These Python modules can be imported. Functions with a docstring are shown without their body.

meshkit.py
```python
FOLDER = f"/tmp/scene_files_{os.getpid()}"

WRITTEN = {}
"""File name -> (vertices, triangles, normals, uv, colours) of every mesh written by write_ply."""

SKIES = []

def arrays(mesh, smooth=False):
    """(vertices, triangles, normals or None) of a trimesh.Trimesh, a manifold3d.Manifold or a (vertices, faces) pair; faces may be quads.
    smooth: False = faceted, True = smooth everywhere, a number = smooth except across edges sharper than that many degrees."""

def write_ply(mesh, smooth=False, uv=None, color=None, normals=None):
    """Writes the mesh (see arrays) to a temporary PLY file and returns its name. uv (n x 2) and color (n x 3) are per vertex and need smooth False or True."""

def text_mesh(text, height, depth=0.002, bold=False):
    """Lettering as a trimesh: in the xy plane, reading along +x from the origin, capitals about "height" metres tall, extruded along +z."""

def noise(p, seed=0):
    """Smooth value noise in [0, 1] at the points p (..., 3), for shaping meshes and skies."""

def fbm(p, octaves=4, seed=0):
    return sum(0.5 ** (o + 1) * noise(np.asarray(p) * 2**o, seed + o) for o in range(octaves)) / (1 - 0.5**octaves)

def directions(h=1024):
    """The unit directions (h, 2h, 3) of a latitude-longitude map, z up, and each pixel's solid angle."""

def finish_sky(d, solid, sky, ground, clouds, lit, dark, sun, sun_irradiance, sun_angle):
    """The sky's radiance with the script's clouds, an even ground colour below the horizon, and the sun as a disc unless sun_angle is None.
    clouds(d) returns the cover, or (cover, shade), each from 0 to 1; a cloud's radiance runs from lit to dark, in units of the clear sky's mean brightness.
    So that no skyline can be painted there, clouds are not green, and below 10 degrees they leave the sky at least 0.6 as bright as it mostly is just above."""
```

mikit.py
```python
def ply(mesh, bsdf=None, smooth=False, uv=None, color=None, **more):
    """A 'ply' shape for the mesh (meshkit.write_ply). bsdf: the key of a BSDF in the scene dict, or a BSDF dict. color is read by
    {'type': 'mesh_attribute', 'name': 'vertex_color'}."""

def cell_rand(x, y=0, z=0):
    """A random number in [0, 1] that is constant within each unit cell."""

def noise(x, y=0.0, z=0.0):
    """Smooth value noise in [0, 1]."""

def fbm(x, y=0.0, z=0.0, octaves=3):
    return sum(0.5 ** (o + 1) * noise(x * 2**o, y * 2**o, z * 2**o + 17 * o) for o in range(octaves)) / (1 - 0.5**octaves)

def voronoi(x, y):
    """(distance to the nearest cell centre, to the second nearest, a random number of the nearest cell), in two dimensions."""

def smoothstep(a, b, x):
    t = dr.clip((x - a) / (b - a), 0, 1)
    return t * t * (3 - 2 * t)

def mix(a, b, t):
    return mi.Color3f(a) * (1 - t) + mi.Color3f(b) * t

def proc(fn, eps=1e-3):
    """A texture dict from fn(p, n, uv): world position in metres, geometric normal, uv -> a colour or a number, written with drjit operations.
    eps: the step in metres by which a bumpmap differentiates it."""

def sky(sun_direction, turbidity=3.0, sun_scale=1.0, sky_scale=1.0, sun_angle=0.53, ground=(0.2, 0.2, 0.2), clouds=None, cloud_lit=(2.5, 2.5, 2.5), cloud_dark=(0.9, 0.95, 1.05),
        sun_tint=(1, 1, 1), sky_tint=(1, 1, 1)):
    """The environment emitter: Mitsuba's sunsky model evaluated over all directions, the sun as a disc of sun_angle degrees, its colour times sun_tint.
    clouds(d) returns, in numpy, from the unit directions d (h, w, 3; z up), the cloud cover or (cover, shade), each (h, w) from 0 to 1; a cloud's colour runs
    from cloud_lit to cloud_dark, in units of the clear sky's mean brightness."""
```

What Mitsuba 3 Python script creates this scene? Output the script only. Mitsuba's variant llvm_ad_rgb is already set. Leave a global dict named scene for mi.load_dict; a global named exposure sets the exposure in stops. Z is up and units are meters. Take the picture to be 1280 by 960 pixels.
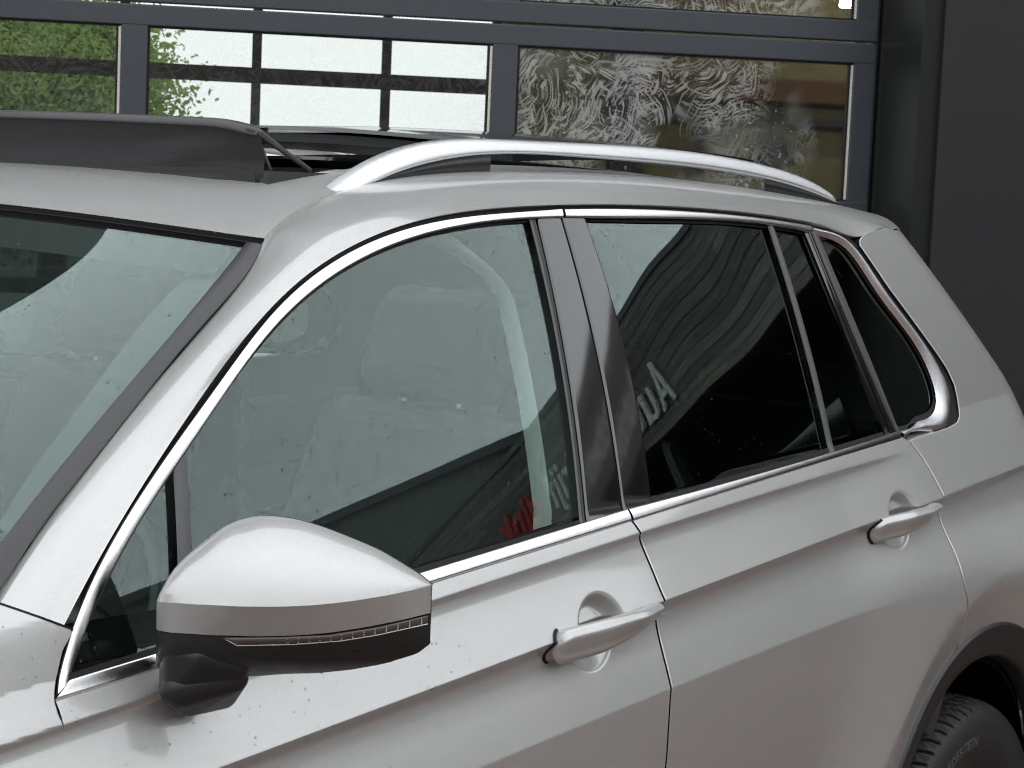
import math, numpy as np, trimesh, mitsuba as mi, mikit, meshkit, drjit as dr
from scipy.interpolate import splprep, splev, PchipInterpolator
from mikit import proc, fbm, noise, smoothstep, mix, voronoi, cell_rand
T = mi.ScalarTransform4f
scene, labels = {}, {}
rng = np.random.default_rng(7)

# ------------------------------------------------------------------ camera, sky, exposure
CAM = np.array([-.9194, -1.6874, 1.6064]); YAW, PITCH, ROLL = .91969, .09913, .043227
_d = np.array([math.sin(YAW) * math.cos(PITCH), math.cos(YAW) * math.cos(PITCH), -math.sin(PITCH)])
_r = np.array([math.cos(YAW), -math.sin(YAW), 0]); _u = np.cross(_r, _d)
_up = -math.sin(ROLL) * _r + math.cos(ROLL) * _u
scene['camera'] = {'type': 'thinlens', 'fov': math.degrees(2 * math.atan(640 / 2600)), 'fov_axis': 'x', 'near_clip': .05, 'far_clip': 3000.,
                   'aperture_radius': .0012, 'focus_distance': 2.9,
                   'to_world': T().look_at(origin=CAM.tolist(), target=(CAM + _d).tolist(), up=_up.tolist())}
def overcast(d):                        # an even cloud deck, brighter overhead than at the horizon
    t = np.clip((d[..., 2] - .05) / .75, 0, 1); t = t * t * (3 - 2 * t)
    return np.full(d.shape[:2], 1.0), np.clip(1 - t + .22 * (meshkit.fbm(d * 2.5, 3) - .5), 0, 1)
scene['sky'] = mikit.sky((-.25, -.45, .85), turbidity=3, sun_scale=.03, sun_angle=90, sky_scale=1.0, ground=(.14, .12, .11), clouds=overcast,
                         cloud_lit=(2.30, 2.40, 2.47), cloud_dark=(2.24, 2.34, 2.41), sun_tint=(.85, 1., 1.15))
exposure = 3.08

# ------------------------------------------------------------------ materials
def mat(name, d, two=True):
    scene[name] = {'type': 'twosided', 'bsdf': d} if two else d
    return name
def rgb(*c): return {'type': 'rgb', 'value': list(c)}
def prin(name, c, rough=.5, metal=0., spec=.5, **k):
    return mat(name, {'type': 'principled', 'base_color': rgb(*c) if isinstance(c, tuple) else c, 'roughness': rough, 'metallic': metal, 'specular': spec, **k})
def flake(c):
    return lambda p, n, uv: mi.Color3f(*c) * (.90 + .20 * noise(p.x * 1500, p.y * 1500, p.z * 1500))
mat('m_paint', {'type': 'blendbsdf', 'weight': .60,
    'a': {'type': 'principled', 'base_color': proc(flake((.60, .596, .590))), 'metallic': 1., 'roughness': .42, 'specular': .5},
    'b': {'type': 'roughplastic', 'alpha': .005, 'int_ior': 2.15, 'diffuse_reflectance': proc(flake((.365, .362, .357))), 'distribution': 'ggx'}})
mat('m_chrome', {'type': 'roughconductor', 'material': 'Al', 'alpha': .07, 'specular_reflectance': rgb(.93, .93, .94)})
mat('m_satin', {'type': 'roughconductor', 'material': 'Al', 'alpha': .3, 'specular_reflectance': rgb(.9, .91, .92)})
mat('m_gloss_black', {'type': 'roughplastic', 'alpha': .004, 'int_ior': 1.9, 'diffuse_reflectance': rgb(.010, .010, .011), 'distribution': 'ggx'})
prin('m_black_plastic', (.009, .009, .010), .40)
prin('m_black_rough', (.016, .016, .017), .6)
prin('m_deflector', (.042, .041, .044), .38)
mat('m_water', {'type': 'dielectric', 'int_ior': 1.33, 'specular_transmittance': rgb(.45, .47, .47)}, False)
prin('m_ws_trim', (.030, .029, .031), .40)
prin('m_rubber', (.018, .017, .018), .55)
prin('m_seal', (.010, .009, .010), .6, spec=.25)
prin('m_trim_grey', (.075, .073, .077), .34)
prin('m_cabin_dark', (.015, .015, .016), .8)
prin('m_cabin_light', (.62, .63, .61), .8)
prin('m_cabin_grey', (.07, .07, .072), .8)
prin('m_seat', (.015, .015, .016), .85)
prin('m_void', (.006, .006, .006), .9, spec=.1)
mat('m_glass', {'type': 'thindielectric', 'int_ior': 1.52, 'specular_transmittance': rgb(.70, .82, .77), 'specular_reflectance': rgb(.84, 1., .96)}, False)
mat('m_glass_dark', {'type': 'thindielectric', 'int_ior': 1.52, 'specular_transmittance': rgb(.10, .14, .13), 'specular_reflectance': rgb(.84, 1., .96)}, False)
mat('m_mirror', {'type': 'conductor', 'material': 'Ag'})

# ------------------------------------------------------------------ mesh helpers
def add(key, V, F, bsdf, N=None, smooth=False):
    path = meshkit.write_ply((V, F), smooth if N is None else False, normals=N)
    d = {'type': 'ply', 'filename': path, 'face_normals': meshkit.WRITTEN[path][2] is None, 'bsdf': {'type': 'ref', 'id': bsdf}}
    k, i = key, 0
    while k in scene:
        i += 1; k = f'{key}_{i:03d}'
    scene[k] = d
    return k
def tm(key, mesh, bsdf, smooth=False):
    v, f, n = meshkit.arrays(mesh, smooth)
    return add(key, v, f, bsdf, n if n is not None else None)
def norm(v): return v / np.maximum(np.linalg.norm(v, axis=-1, keepdims=True), 1e-12)
def patch(P, N=None):
    P = np.asarray(P, float); m, n = P.shape[:2]
    if N is None: N = norm(np.cross(np.gradient(P, axis=0), np.gradient(P, axis=1)))
    i = np.arange(m * n).reshape(m, n); a, b, c, d = i[:-1, :-1].ravel(), i[1:, :-1].ravel(), i[1:, 1:].ravel(), i[:-1, 1:].ravel()
    F = np.concatenate([np.stack([a, b, c], 1), np.stack([a, c, d], 1)])
    return P.reshape(-1, 3), F, N.reshape(-1, 3)
def join(*ms):
    V, F, N, k = [], [], [], 0
    for v, f, n in ms:
        V.append(v); F.append(f + k); N.append(n); k += len(v)
    return np.concatenate(V), np.concatenate(F), np.concatenate(N)
def put(key, m, bsdf): return add(key, m[0], m[1], bsdf, m[2])
def mirrored(m):
    v, f, n = m
    return v * [1, -1, 1] + [0, 2 * YC, 0], f[:, ::-1], n * [1, -1, 1]
YC = .92
def both(key, m, bsdf):
    k = put(key, m, bsdf); put(key, mirrored(m), bsdf); return k
def flange(E, vec):
    E = np.asarray(E, float); return patch(np.stack([E, E + vec], 1))
def spl(pts, n, s=.0015, k=3):
    p = np.array(pts, float); t, _ = splprep(p.T, s=len(p) * s * s, k=min(k, len(p) - 1))
    u = np.linspace(0, 1, n * 4); q = np.array(splev(u, t)).T
    L = np.concatenate([[0], np.cumsum(np.linalg.norm(np.diff(q, axis=0), axis=1))])
    return np.stack([np.interp(np.linspace(0, L[-1], n), L, q[:, j]) for j in range(q.shape[1])], 1)
def lift(xz, off=0.): return np.stack([xz[:, 0], yside(xz[:, 0], xz[:, 1]) + off, xz[:, 1]], 1)
def strip(A, B, prof):
    """bulged band between two 3-d curves: prof rows are (position across, height along the outward normal)."""
    A, B = np.asarray(A), np.asarray(B); nrm = norm(np.cross(np.gradient(A, axis=0), B - A))
    s = np.sign(-nrm[:, 1].mean() or 1); nrm = nrm * s
    return patch(np.stack([A + (B - A) * t + nrm * h for t, h in prof], 1))
def fx(pts):
    """x as a function of z along a traced line"""
    p = np.array(sorted(((z, x) for x, z in pts)), float); c = np.polyfit(p[:, 0] - 1.3, p[:, 1], 2 if len(p) > 3 else 1) if len(p) < 12 else None
    return (lambda z: np.polyval(c, np.asarray(z) - 1.3)) if c is not None else (lambda z: np.interp(z, p[:, 0], p[:, 1]))
def fz(pts):
    p = np.array(sorted(pts), float); return lambda x: np.interp(x, p[:, 0], p[:, 1])
def box(cx, cy, cz, sx, sy, sz, rot=None, bev=0.):
    if bev:
        import manifold3d as m3
        h = np.array([sx, sy, sz]) / 2 - bev; pts = []
        for a in np.ndindex(2, 2, 2):
            c = h * (np.array(a) * 2 - 1)
            for q in trimesh.creation.icosphere(1, radius=bev).vertices: pts.append(c + q)
        m = trimesh.Trimesh(np.array(pts)).convex_hull if False else trimesh.convex.convex_hull(np.array(pts))
    else: m = trimesh.creation.box((sx, sy, sz))
    M = np.eye(4)
    if rot is not None: M[:3, :3] = rot
    M[:3, 3] = (cx, cy, cz); m.apply_transform(M); return m
def hull(spheres):
    pts = np.concatenate([np.array(c) + r * trimesh.creation.icosphere(3).vertices for c, r in spheres])
    return trimesh.convex.convex_hull(pts)
def label(key, text, cat=None, group=None, kind=None):
    d = {'label': text} if text else {}
    if cat: d['category'] = cat
    if group: d['group'] = group
    if kind: d['kind'] = kind
    labels[key] = d

# ------------------------------------------------------------------ the car's side as one surface y(x, z); x runs to the rear, y into the car
def sm(a,b,x):
    t=np.clip((np.asarray(x,float)-a)/(b-a),0,1); return t*t*(3-2*t)
def yb(x): return .0335*(np.minimum(x,3.3)-1.4)**2+np.maximum(0,x-3.3)*.127
_R=[[-0.013784,0.111529,0.96569],[-0.019908,0.130933,0.932453],[-0.013793,0.113442,0.84404],[-0.006407,0.088454,0.830719],[-0.020168,0.117952,0.721584]]
def rail(i,x): return np.full_like(np.asarray(x,float),.38) if i==5 else np.polyval(_R[i],x)
def zbelt(x): return rail(0,x)
_zk=np.array([0,.85,.97,1.02,1.06,1.12,1.25,1.5,1.985,2.0,2.02,2.5,2.8,3.15,3.4,3.97,3.99,4.005,4.4,5])
_tk=np.array([28,26,15,-30,-26,8,22,26,27,-12,-45,-42,-6,18,22,20,15,-4,-10,-15.])
_zg=np.linspace(0,5,2501); _xg=np.linspace(-.2,3.9,83)
_t=np.interp(_zg,_zk,_tk); _t2=np.interp(_zg,[0,1,1.97,2.02,2.06,2.45,2.8,3.15,3.5,4.2,5],[28,26,26,-12,-44,-41,-4,17,21,9,-14.])
def _table():
    out=[]
    for x in _xg:
        r=np.array([float(rail(i,np.array(x))) for i in range(6)]); zz=np.interp(_zg,range(6),r)
        f=sm(2.2,2.6,x); s=np.tan(np.radians(_t*(1-f)+_t2*f)); s=.5*(s[1:]+s[:-1])
        out.append(np.concatenate([[0],np.cumsum(s*np.diff(zz))]))
    return np.array(out)
_TAB=_table()
WX,WZ,RA=2.85,.36,.408
def zeta_of(x,z):
    r=[rail(i,x) for i in range(6)]; o=np.zeros_like(z)
    for i in range(5): o=np.where(z<=r[i],i+(r[i]-z)/(r[i]-r[i+1]),o)
    return o
def z_of(x,zt):
    r=np.stack([rail(i,x) for i in range(6)],-1); k=np.clip(np.floor(zt).astype(int),0,4); t=zt-k
    return np.take_along_axis(r,k[...,None],-1)[...,0]*(1-t)+np.take_along_axis(r,k[...,None]+1,-1)[...,0]*t
def yabove(x,z):
    h=z-zbelt(x); g=np.maximum(h-.02,0)
    return yb(x)+.49*np.minimum(h,.02)+.28*g+.14*g*g
def x0wrap(z): return np.interp(z,[.9,1.2,1.238,1.49,1.6],[3.2,3.14,3.1,2.77,2.62])
def yside(x,z):
    x=np.asarray(x,float); z=np.asarray(z,float); x,z=np.broadcast_arrays(x,z)
    zt=np.clip(zeta_of(x,z),0,5)
    a=np.clip((x+.2)/.05,0,81.999); b=np.clip(zt/.002,0,2499.999); i=a.astype(int); j=b.astype(int); u=a-i; v=b-j
    p=(_TAB[i,j]*(1-v)+_TAB[i,j+1]*v)*(1-u)+(_TAB[i+1,j]*(1-v)+_TAB[i+1,j+1]*v)*u
    y=np.where(z>zbelt(x),yabove(x,z),yb(x)+p)
    blend=sm(2.1,2.65,x)*(1-sm(.84,1.0,z))
    y=y*(1-blend)+(-.055)*blend
    y=y+2.0*np.maximum(0,x-x0wrap(z))**2
    rho=np.hypot(x-WX,z-WZ); d=.518-rho
    y=y+.35*.5*(d+np.sqrt(d*d+.006**2))
    return y
E_PANEL=[(0.572,1.094),(0.616,1.143),(0.708,1.241),(0.775,1.291),(0.842,1.343),(0.936,1.416),(0.976,1.436),(1.04,1.473),(1.103,1.5),(1.188,1.526),(1.274,1.542),(1.362,1.553),(1.493,1.566),(1.611,1.572),(1.803,1.573),(1.979,1.572),(2.228,1.559),(2.371,1.547),(2.447,1.539),(2.521,1.523),(2.554,1.51),(2.639,1.428),(2.734,1.351),(2.804,1.295),(2.835,1.267),(2.856,1.235),(2.853,1.189),(2.819,1.167),(2.762,1.159),(2.572,1.153)]
C_OUT_F=[(0.546,1.028),(0.566,1.072),(0.584,1.097),(0.623,1.144),(0.718,1.241),(0.785,1.29),(0.854,1.342),(0.931,1.401),(0.973,1.428),(1.036,1.464),(1.1,1.492),(1.184,1.516),(1.27,1.532),(1.358,1.544),(1.489,1.557),(1.61,1.562)]
C_IN_F=[(0.566,1.041),(0.587,1.071),(0.641,1.142),(0.742,1.237),(0.81,1.289),(0.876,1.341),(0.924,1.378),(0.965,1.404),(1.029,1.444),(1.094,1.473),(1.178,1.499),(1.264,1.517),(1.353,1.531),(1.483,1.544),(1.608,1.549)]
C_OUT_R=[(1.614,1.562),(1.798,1.565),(1.975,1.563),(2.224,1.553),(2.375,1.543)]
C_IN_R=[(1.612,1.549),(1.791,1.55),(1.968,1.55),(2.218,1.543),(2.372,1.529)]
C_OUT_Q=[(2.381,1.542),(2.445,1.535),(2.517,1.517),(2.535,1.507),(2.615,1.436),(2.71,1.356),(2.783,1.296),(2.82,1.263),(2.832,1.239),(2.837,1.208),(2.812,1.179),(2.776,1.168),(2.683,1.162),(2.559,1.158)]
C_IN_Q=[(2.376,1.529),(2.437,1.523),(2.508,1.503),(2.523,1.494),(2.594,1.426),(2.683,1.35),(2.742,1.29),(2.763,1.262),(2.768,1.24),(2.765,1.213),(2.749,1.198),(2.716,1.188),(2.654,1.182),(2.548,1.172)]
BELT_TOP_F=[(0.566,1.041),(0.636,1.047),(0.708,1.054),(1.133,1.091),(1.326,1.106),(1.591,1.126),(1.601,1.127)]
BELT_BOT_F=[(0.539,1.022),(0.613,1.029),(0.692,1.036),(1.145,1.076),(1.312,1.089),(1.603,1.109)]
BELT_TOP_R=[(1.605,1.127),(2.028,1.147),(2.537,1.172)]
BELT_BOT_R=[(1.609,1.109),(2.011,1.134),(2.538,1.158)]
PIL_F_EDGE=[(1.531,1.539),(1.521,1.356),(1.519,1.311),(1.505,1.199),(1.491,1.12)]
PIL_F_EDGE2=[(1.545,1.539),(1.532,1.356),(1.529,1.311),(1.516,1.198),(1.503,1.121)]
PIL_GAP=[(1.605,1.543),(1.612,1.499),(1.614,1.411),(1.609,1.307),(1.604,1.226),(1.598,1.128)]
PIL_R_EDGE=[(1.668,1.545),(1.678,1.443),(1.688,1.347),(1.689,1.291),(1.673,1.133)]
DIV1=[(2.227,1.538),(2.231,1.436),(2.247,1.354),(2.256,1.272),(2.256,1.164)]
DIV1b=[(2.247,1.538),(2.251,1.435),(2.268,1.353),(2.277,1.271),(2.275,1.165)]
DIV2a=[(2.353,1.527),(2.392,1.426),(2.447,1.262),(2.49,1.172)]
DIV2gap=[(2.373,1.528),(2.418,1.425),(2.477,1.26),(2.541,1.173)]
DIV2b=[(2.401,1.527),(2.444,1.425),(2.511,1.258),(2.555,1.172)]
QLA=[(0.76,1.241),(0.753,1.202),(0.74,1.131),(0.727,1.07)]
QLB=[(0.784,1.256),(0.774,1.2),(0.762,1.128),(0.752,1.075)]
FEND_TOP=[(0.497,0.067,1.132),(0.535,0.065,1.114),(0.583,0.062,1.09)]
O_PIL=[(0.539,0.12,1.129),(0.56,0.125,1.143),(0.611,0.142,1.188),(0.684,0.159,1.237),(0.755,0.176,1.284),(0.833,0.196,1.338),(0.925,0.217,1.398),(1.052,0.247,1.481),(1.077,0.254,1.501)]
O_PILin=[(0.567,0.156,1.171),(0.618,0.168,1.207),(0.691,0.186,1.257),(0.811,0.214,1.335),(0.975,0.253,1.442),(1.074,0.274,1.501)]
O_DITCH=[(1.087,0.275,1.509),(1.13,0.288,1.529),(1.187,0.305,1.543),(1.245,0.323,1.558),(1.298,0.338,1.579)]
O_ROOF=[(1.414,0.36,1.594),(1.581,0.36,1.609),(1.743,0.36,1.617),(1.965,0.36,1.621),(2.212,0.36,1.616),(2.549,0.36,1.6),(2.803,0.36,1.58),(2.975,0.36,1.563)]
M=[(0.598,0.074,1.143),(0.722,0.1,1.256),(0.777,0.111,1.299),(0.819,0.118,1.328),(0.95,0.144,1.425),(0.994,0.154,1.456),(1.038,0.162,1.484),(1.081,0.168,1.505),(1.141,0.174,1.527),(1.18,0.178,1.539),(1.26,0.186,1.555),(1.385,0.197,1.57),(1.541,0.202,1.583),(1.747,0.203,1.59),(1.977,0.205,1.589),(2.296,0.209,1.577),(2.543,0.216,1.562),(2.806,0.225,1.54)]
GAP_FF=[(.537,1.03),(.540,1.009),(.540,.99),(.539,.966),(.5385,.95),(.538,.85),(.545,.38)]
GAP_B=[(1.603,1.114),(1.613,1.097),(1.621,1.082),(1.630,1.046),(1.6365,.995),(1.6475,.96),(1.646,.886),(1.6455,.86),(1.651,.807),(1.662,.735),(1.68,.38)]
GAP_Q=[(2.541,1.165),(2.579,1.143),(2.622,1.072),(2.631,1.046),(2.641,1.017),(2.649,.976),(2.647,.902),(2.664,.846),(2.712,.735),(2.76,.6)]
# ------------------------------------------------------------------ the car: outer panels
def roll(d, r=.0016):
    d = np.clip(d, 0, r); return r - np.sqrt(np.maximum(r * r - (r - d) ** 2, 0))
ROWS = np.concatenate([np.linspace(0, .8, 7), np.linspace(.85, 1.35, 27), np.linspace(1.37, 1.93, 50), np.linspace(1.94, 2.06, 25), np.linspace(2.07, 2.14, 6), np.linspace(2.16, 3.3, 44), np.linspace(3.32, 3.95, 40), np.linspace(3.96, 4.06, 20), np.linspace(4.1, 5, 24)])
EDGE = np.array([0, .0002, .0005, .0009, .0016])
CUPS = []
def surf_y(x, z):
    y = yside(x, z)
    for cx, cz, rx, rz, dep, tilt in CUPS:
        u, v = x - cx, z - cz - tilt * (x - cx)
        r = np.sqrt((u / rx) ** 2 + (v / rz) ** 2)
        y = y + dep * (1 - sm(.55, 1.03, r))
    return y
def side_grid(left, right, rows, dx=.0042, lr=True, rr=True):
    n = int(1.15 / dx); c = np.linspace(0, 1, n)[1:-1]; P = []
    for zt in rows:
        z0 = rail(3, np.array(1.5)) * 0 + 1.0
        def solve(g):
            x = np.array(1.5)
            for _ in range(25): x = np.array(float(g(float(z_of(x[None], np.array([zt]))[0]))))
            return float(x)
        a, b = solve(left) + .0026, solve(right) - .0026
        core = a + EDGE[-1] + (b - a - 2 * EDGE[-1]) * c
        P.append(np.concatenate([a + EDGE, core, (b - EDGE)[::-1]]))
    X = np.array(P); Z = z_of(X, np.repeat(np.array(rows)[:, None], X.shape[1], 1))
    Y = surf_y(X, Z)
    e = 4e-4
    N = norm(np.stack([(surf_y(X + e, Z) - surf_y(X - e, Z)) / (2 * e), -np.ones_like(X), (surf_y(X, Z + e) - surf_y(X, Z - e)) / (2 * e)], -1))
    for on, dist, sg in ((lr, X - X[:, :1], -1), (rr, X[:, -1:] - X, 1)):
        if on:
            d = np.clip(dist, 0, .0016); Y = Y + roll(d); k = np.where(d < .0016, (.0016 - d) / .0016, 0)
            N = norm(N + k[..., None] * 1.2 * np.array([sg, 0, 0]))
    P = np.stack([X, Y, Z], -1)
    return P, N
def panel(P, N):
    V, F, NN = patch(P, N)
    # the patch runs down and to the rear: keep the winding with the outward normal
    fn = np.cross(V[F[0, 1]] - V[F[0, 0]], V[F[0, 2]] - V[F[0, 0]])
    if fn @ NN[F[0, 0]] < 0: F = F[:, ::-1]
    return join((V, F, NN), flange(P[:, -1], np.array([0, .03, 0])), flange(P[-1], np.array([0, .03, 0])), flange(P[0], np.array([0, .012, 0])))
def edge(key, P):                       # leading panel edge coloured dark, standing in for shade inside the gap
    both(key + '__dark_edge', flange(P[:, 0] + np.array([-.0002, .0012, 0]), np.array([0, .03, 0])), 'm_seal')
gff, gb, gq = (PchipInterpolator(*np.array(sorted((z, x) for x, z in g)).T, extrapolate=True) for g in (GAP_FF, GAP_B, GAP_Q))
CUPS += [(1.476, .968, .060, .056, .028, .08), (2.452, 1.023, .064, .052, .025, .05)]
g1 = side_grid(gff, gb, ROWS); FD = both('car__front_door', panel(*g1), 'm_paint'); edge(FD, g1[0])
def arch_x(z): return np.minimum(gq(z), WX - np.sqrt(max(0., (RA + .008) ** 2 - (z - WZ) ** 2)) if WZ < z < WZ + RA else (9 if z > WZ else WX - RA - .008))
def rq(z): return float(arch_x(z))
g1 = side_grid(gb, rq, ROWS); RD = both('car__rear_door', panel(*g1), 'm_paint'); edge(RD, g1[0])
# rear quarter: rows of constant height, cut by the wheel arch and the window trim
EP2 = [(2.562, 1.5185), (2.60, 1.531), (2.66, 1.539), (2.75, 1.538), (2.85, 1.530), (2.93, 1.521)]; epf = np.array(E_PANEL); upx = lambda z: np.interp(z, *np.array([(z, x) for x, z in E_PANEL[20:27]][::-1]).T)
zq = np.concatenate([np.linspace(1.540, 1.19, 76), np.linspace(1.1885, 1.151, 45), np.linspace(1.150, .30, 225)])
rows, keep = [], []
for z in zq:
    l = float(np.interp(z, [1.505, 1.5185, 1.531, 1.54], [2.556, 2.562, 2.60, 2.70])) if z > 1.509 else float(upx(z)) if z > 1.189 else (2.545 if z > 1.16 else float(gq(z)))
    if 1.15 < z <= 1.236: l = float(np.interp(z, [1.150, 1.155, 1.161, 1.167, 1.177, 1.189, 1.21, 1.236], [2.545, 2.60, 2.762, 2.819, 2.842, 2.853, 2.857, 2.855]))
    a = l + .0026
    r_ = 3.55
    rows.append(np.concatenate([a + EDGE, a + .0016 + (r_ - a - .0016) * np.linspace(0, 1, 190)[1:]]))
X = np.array(rows); Z = np.repeat(zq[:, None], X.shape[1], 1); Y = surf_y(X, Z); e = 4e-4
N = norm(np.stack([(surf_y(X + e, Z) - surf_y(X - e, Z)) / (2 * e), -np.ones_like(X), (surf_y(X, Z + e) - surf_y(X, Z - e)) / (2 * e)], -1))
d = np.clip(X - X[:, :1], 0, .0016); Y += roll(d); N = norm(N + ((.0016 - d) / .0016)[..., None] * np.array([-1.2, 0, 0]))
P = np.stack([X, Y, Z], -1); V, F, NN = patch(P, N)
if np.cross(V[F[0, 1]] - V[F[0, 0]], V[F[0, 2]] - V[F[0, 0]]) @ NN[F[0, 0]] < 0: F = F[:, ::-1]
rho = np.hypot(V[:, 0] - WX, V[:, 2] - WZ); inside = (rho < RA + .006) | ((V[:, 2] < WZ) & (np.abs(V[:, 0] - WX) < RA + .006))
inside |= (V[:, 1] > .62) | (V[:, 2] > np.interp(V[:, 0], *np.array([(2.4, 1.6), (2.55, 1.6)] + EP2).T) + .004)
F = F[~inside[F].any(1)]
kz = int((zq > 1.158).sum())
qp = join((V, F, NN), flange(P[kz - 1:, 0], np.array([0, .03, 0])))
both('car__quarter_panel__dark_edge', flange(P[:kz, 0] + np.array([-.0002, .0010, 0]), np.array([0, .02, 0])), 'm_seal')
QP = both('car__quarter_panel', qp, 'm_paint')
# front wing
zf = np.concatenate([np.linspace(1.19, 1.03, 50), np.linspace(1.0285, .30, 200)])
fr = fz([(.30, .575), (.45, .575), (.85, .56), (.946, .55), (.966, .546), (.99, .545), (1.009, .541), (1.022, .541), (1.03, .5435), (1.05, .5535), (1.072, .5645), (1.088, .580), (1.0905, .582), (1.112, .535), (1.130, .495), (1.15, .452), (1.19, .36)])
rows = []
for z in zf:
    b = float(fr(z)) - .0016; rows.append(np.concatenate([-.72 + (b - .0016 + .72) * np.linspace(0, 1, 240)[:-1], (b - EDGE)[::-1]]))
X = np.array(rows); Z = np.repeat(zf[:, None], X.shape[1], 1)
def wing_y(x, z): return yside(x, z) + 1.2 * np.maximum(0, z - zbelt(x) - .085) ** 1.2
Y = wing_y(X, Z)
N = norm(np.stack([(wing_y(X + e, Z) - wing_y(X - e, Z)) / (2 * e), -np.ones_like(X), (wing_y(X, Z + e) - wing_y(X, Z - e)) / (2 * e)], -1))
d = np.clip(X[:, -1:] - X, 0, .0016); Y += roll(d); N = norm(N + ((.0016 - d) / .0016)[..., None] * np.array([1.2, 0, 0]))
P = np.stack([X, Y, Z], -1); FX_, FZ_ = .03, .36
V, F, NN = patch(P, N)
if np.cross(V[F[0, 1]] - V[F[0, 0]], V[F[0, 2]] - V[F[0, 0]]) @ NN[F[0, 0]] < 0: F = F[:, ::-1]
cut = (np.hypot(V[:, 0] - FX_, V[:, 2] - FZ_) < RA + .004) | ((V[:, 2] < FZ_) & (np.abs(V[:, 0] - FX_) < RA + .004))
FW = both('car__front_wing', join((V, F[~cut[F].any(1)], NN), flange(P[:, -1], np.array([0, .03, 0]))), 'm_paint')
zz_ = np.linspace(1.0885, 1.19, 40); xx_ = fr(zz_)
both('car__front_wing__seam', patch(np.stack([np.stack([xx_ - .003, wing_y(xx_, zz_) + .0012, zz_ - .001], 1), np.stack([xx_ + .0022, wing_y(xx_, zz_) + .0006, zz_ + .001], 1)], 1)), 'm_seal')
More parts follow.
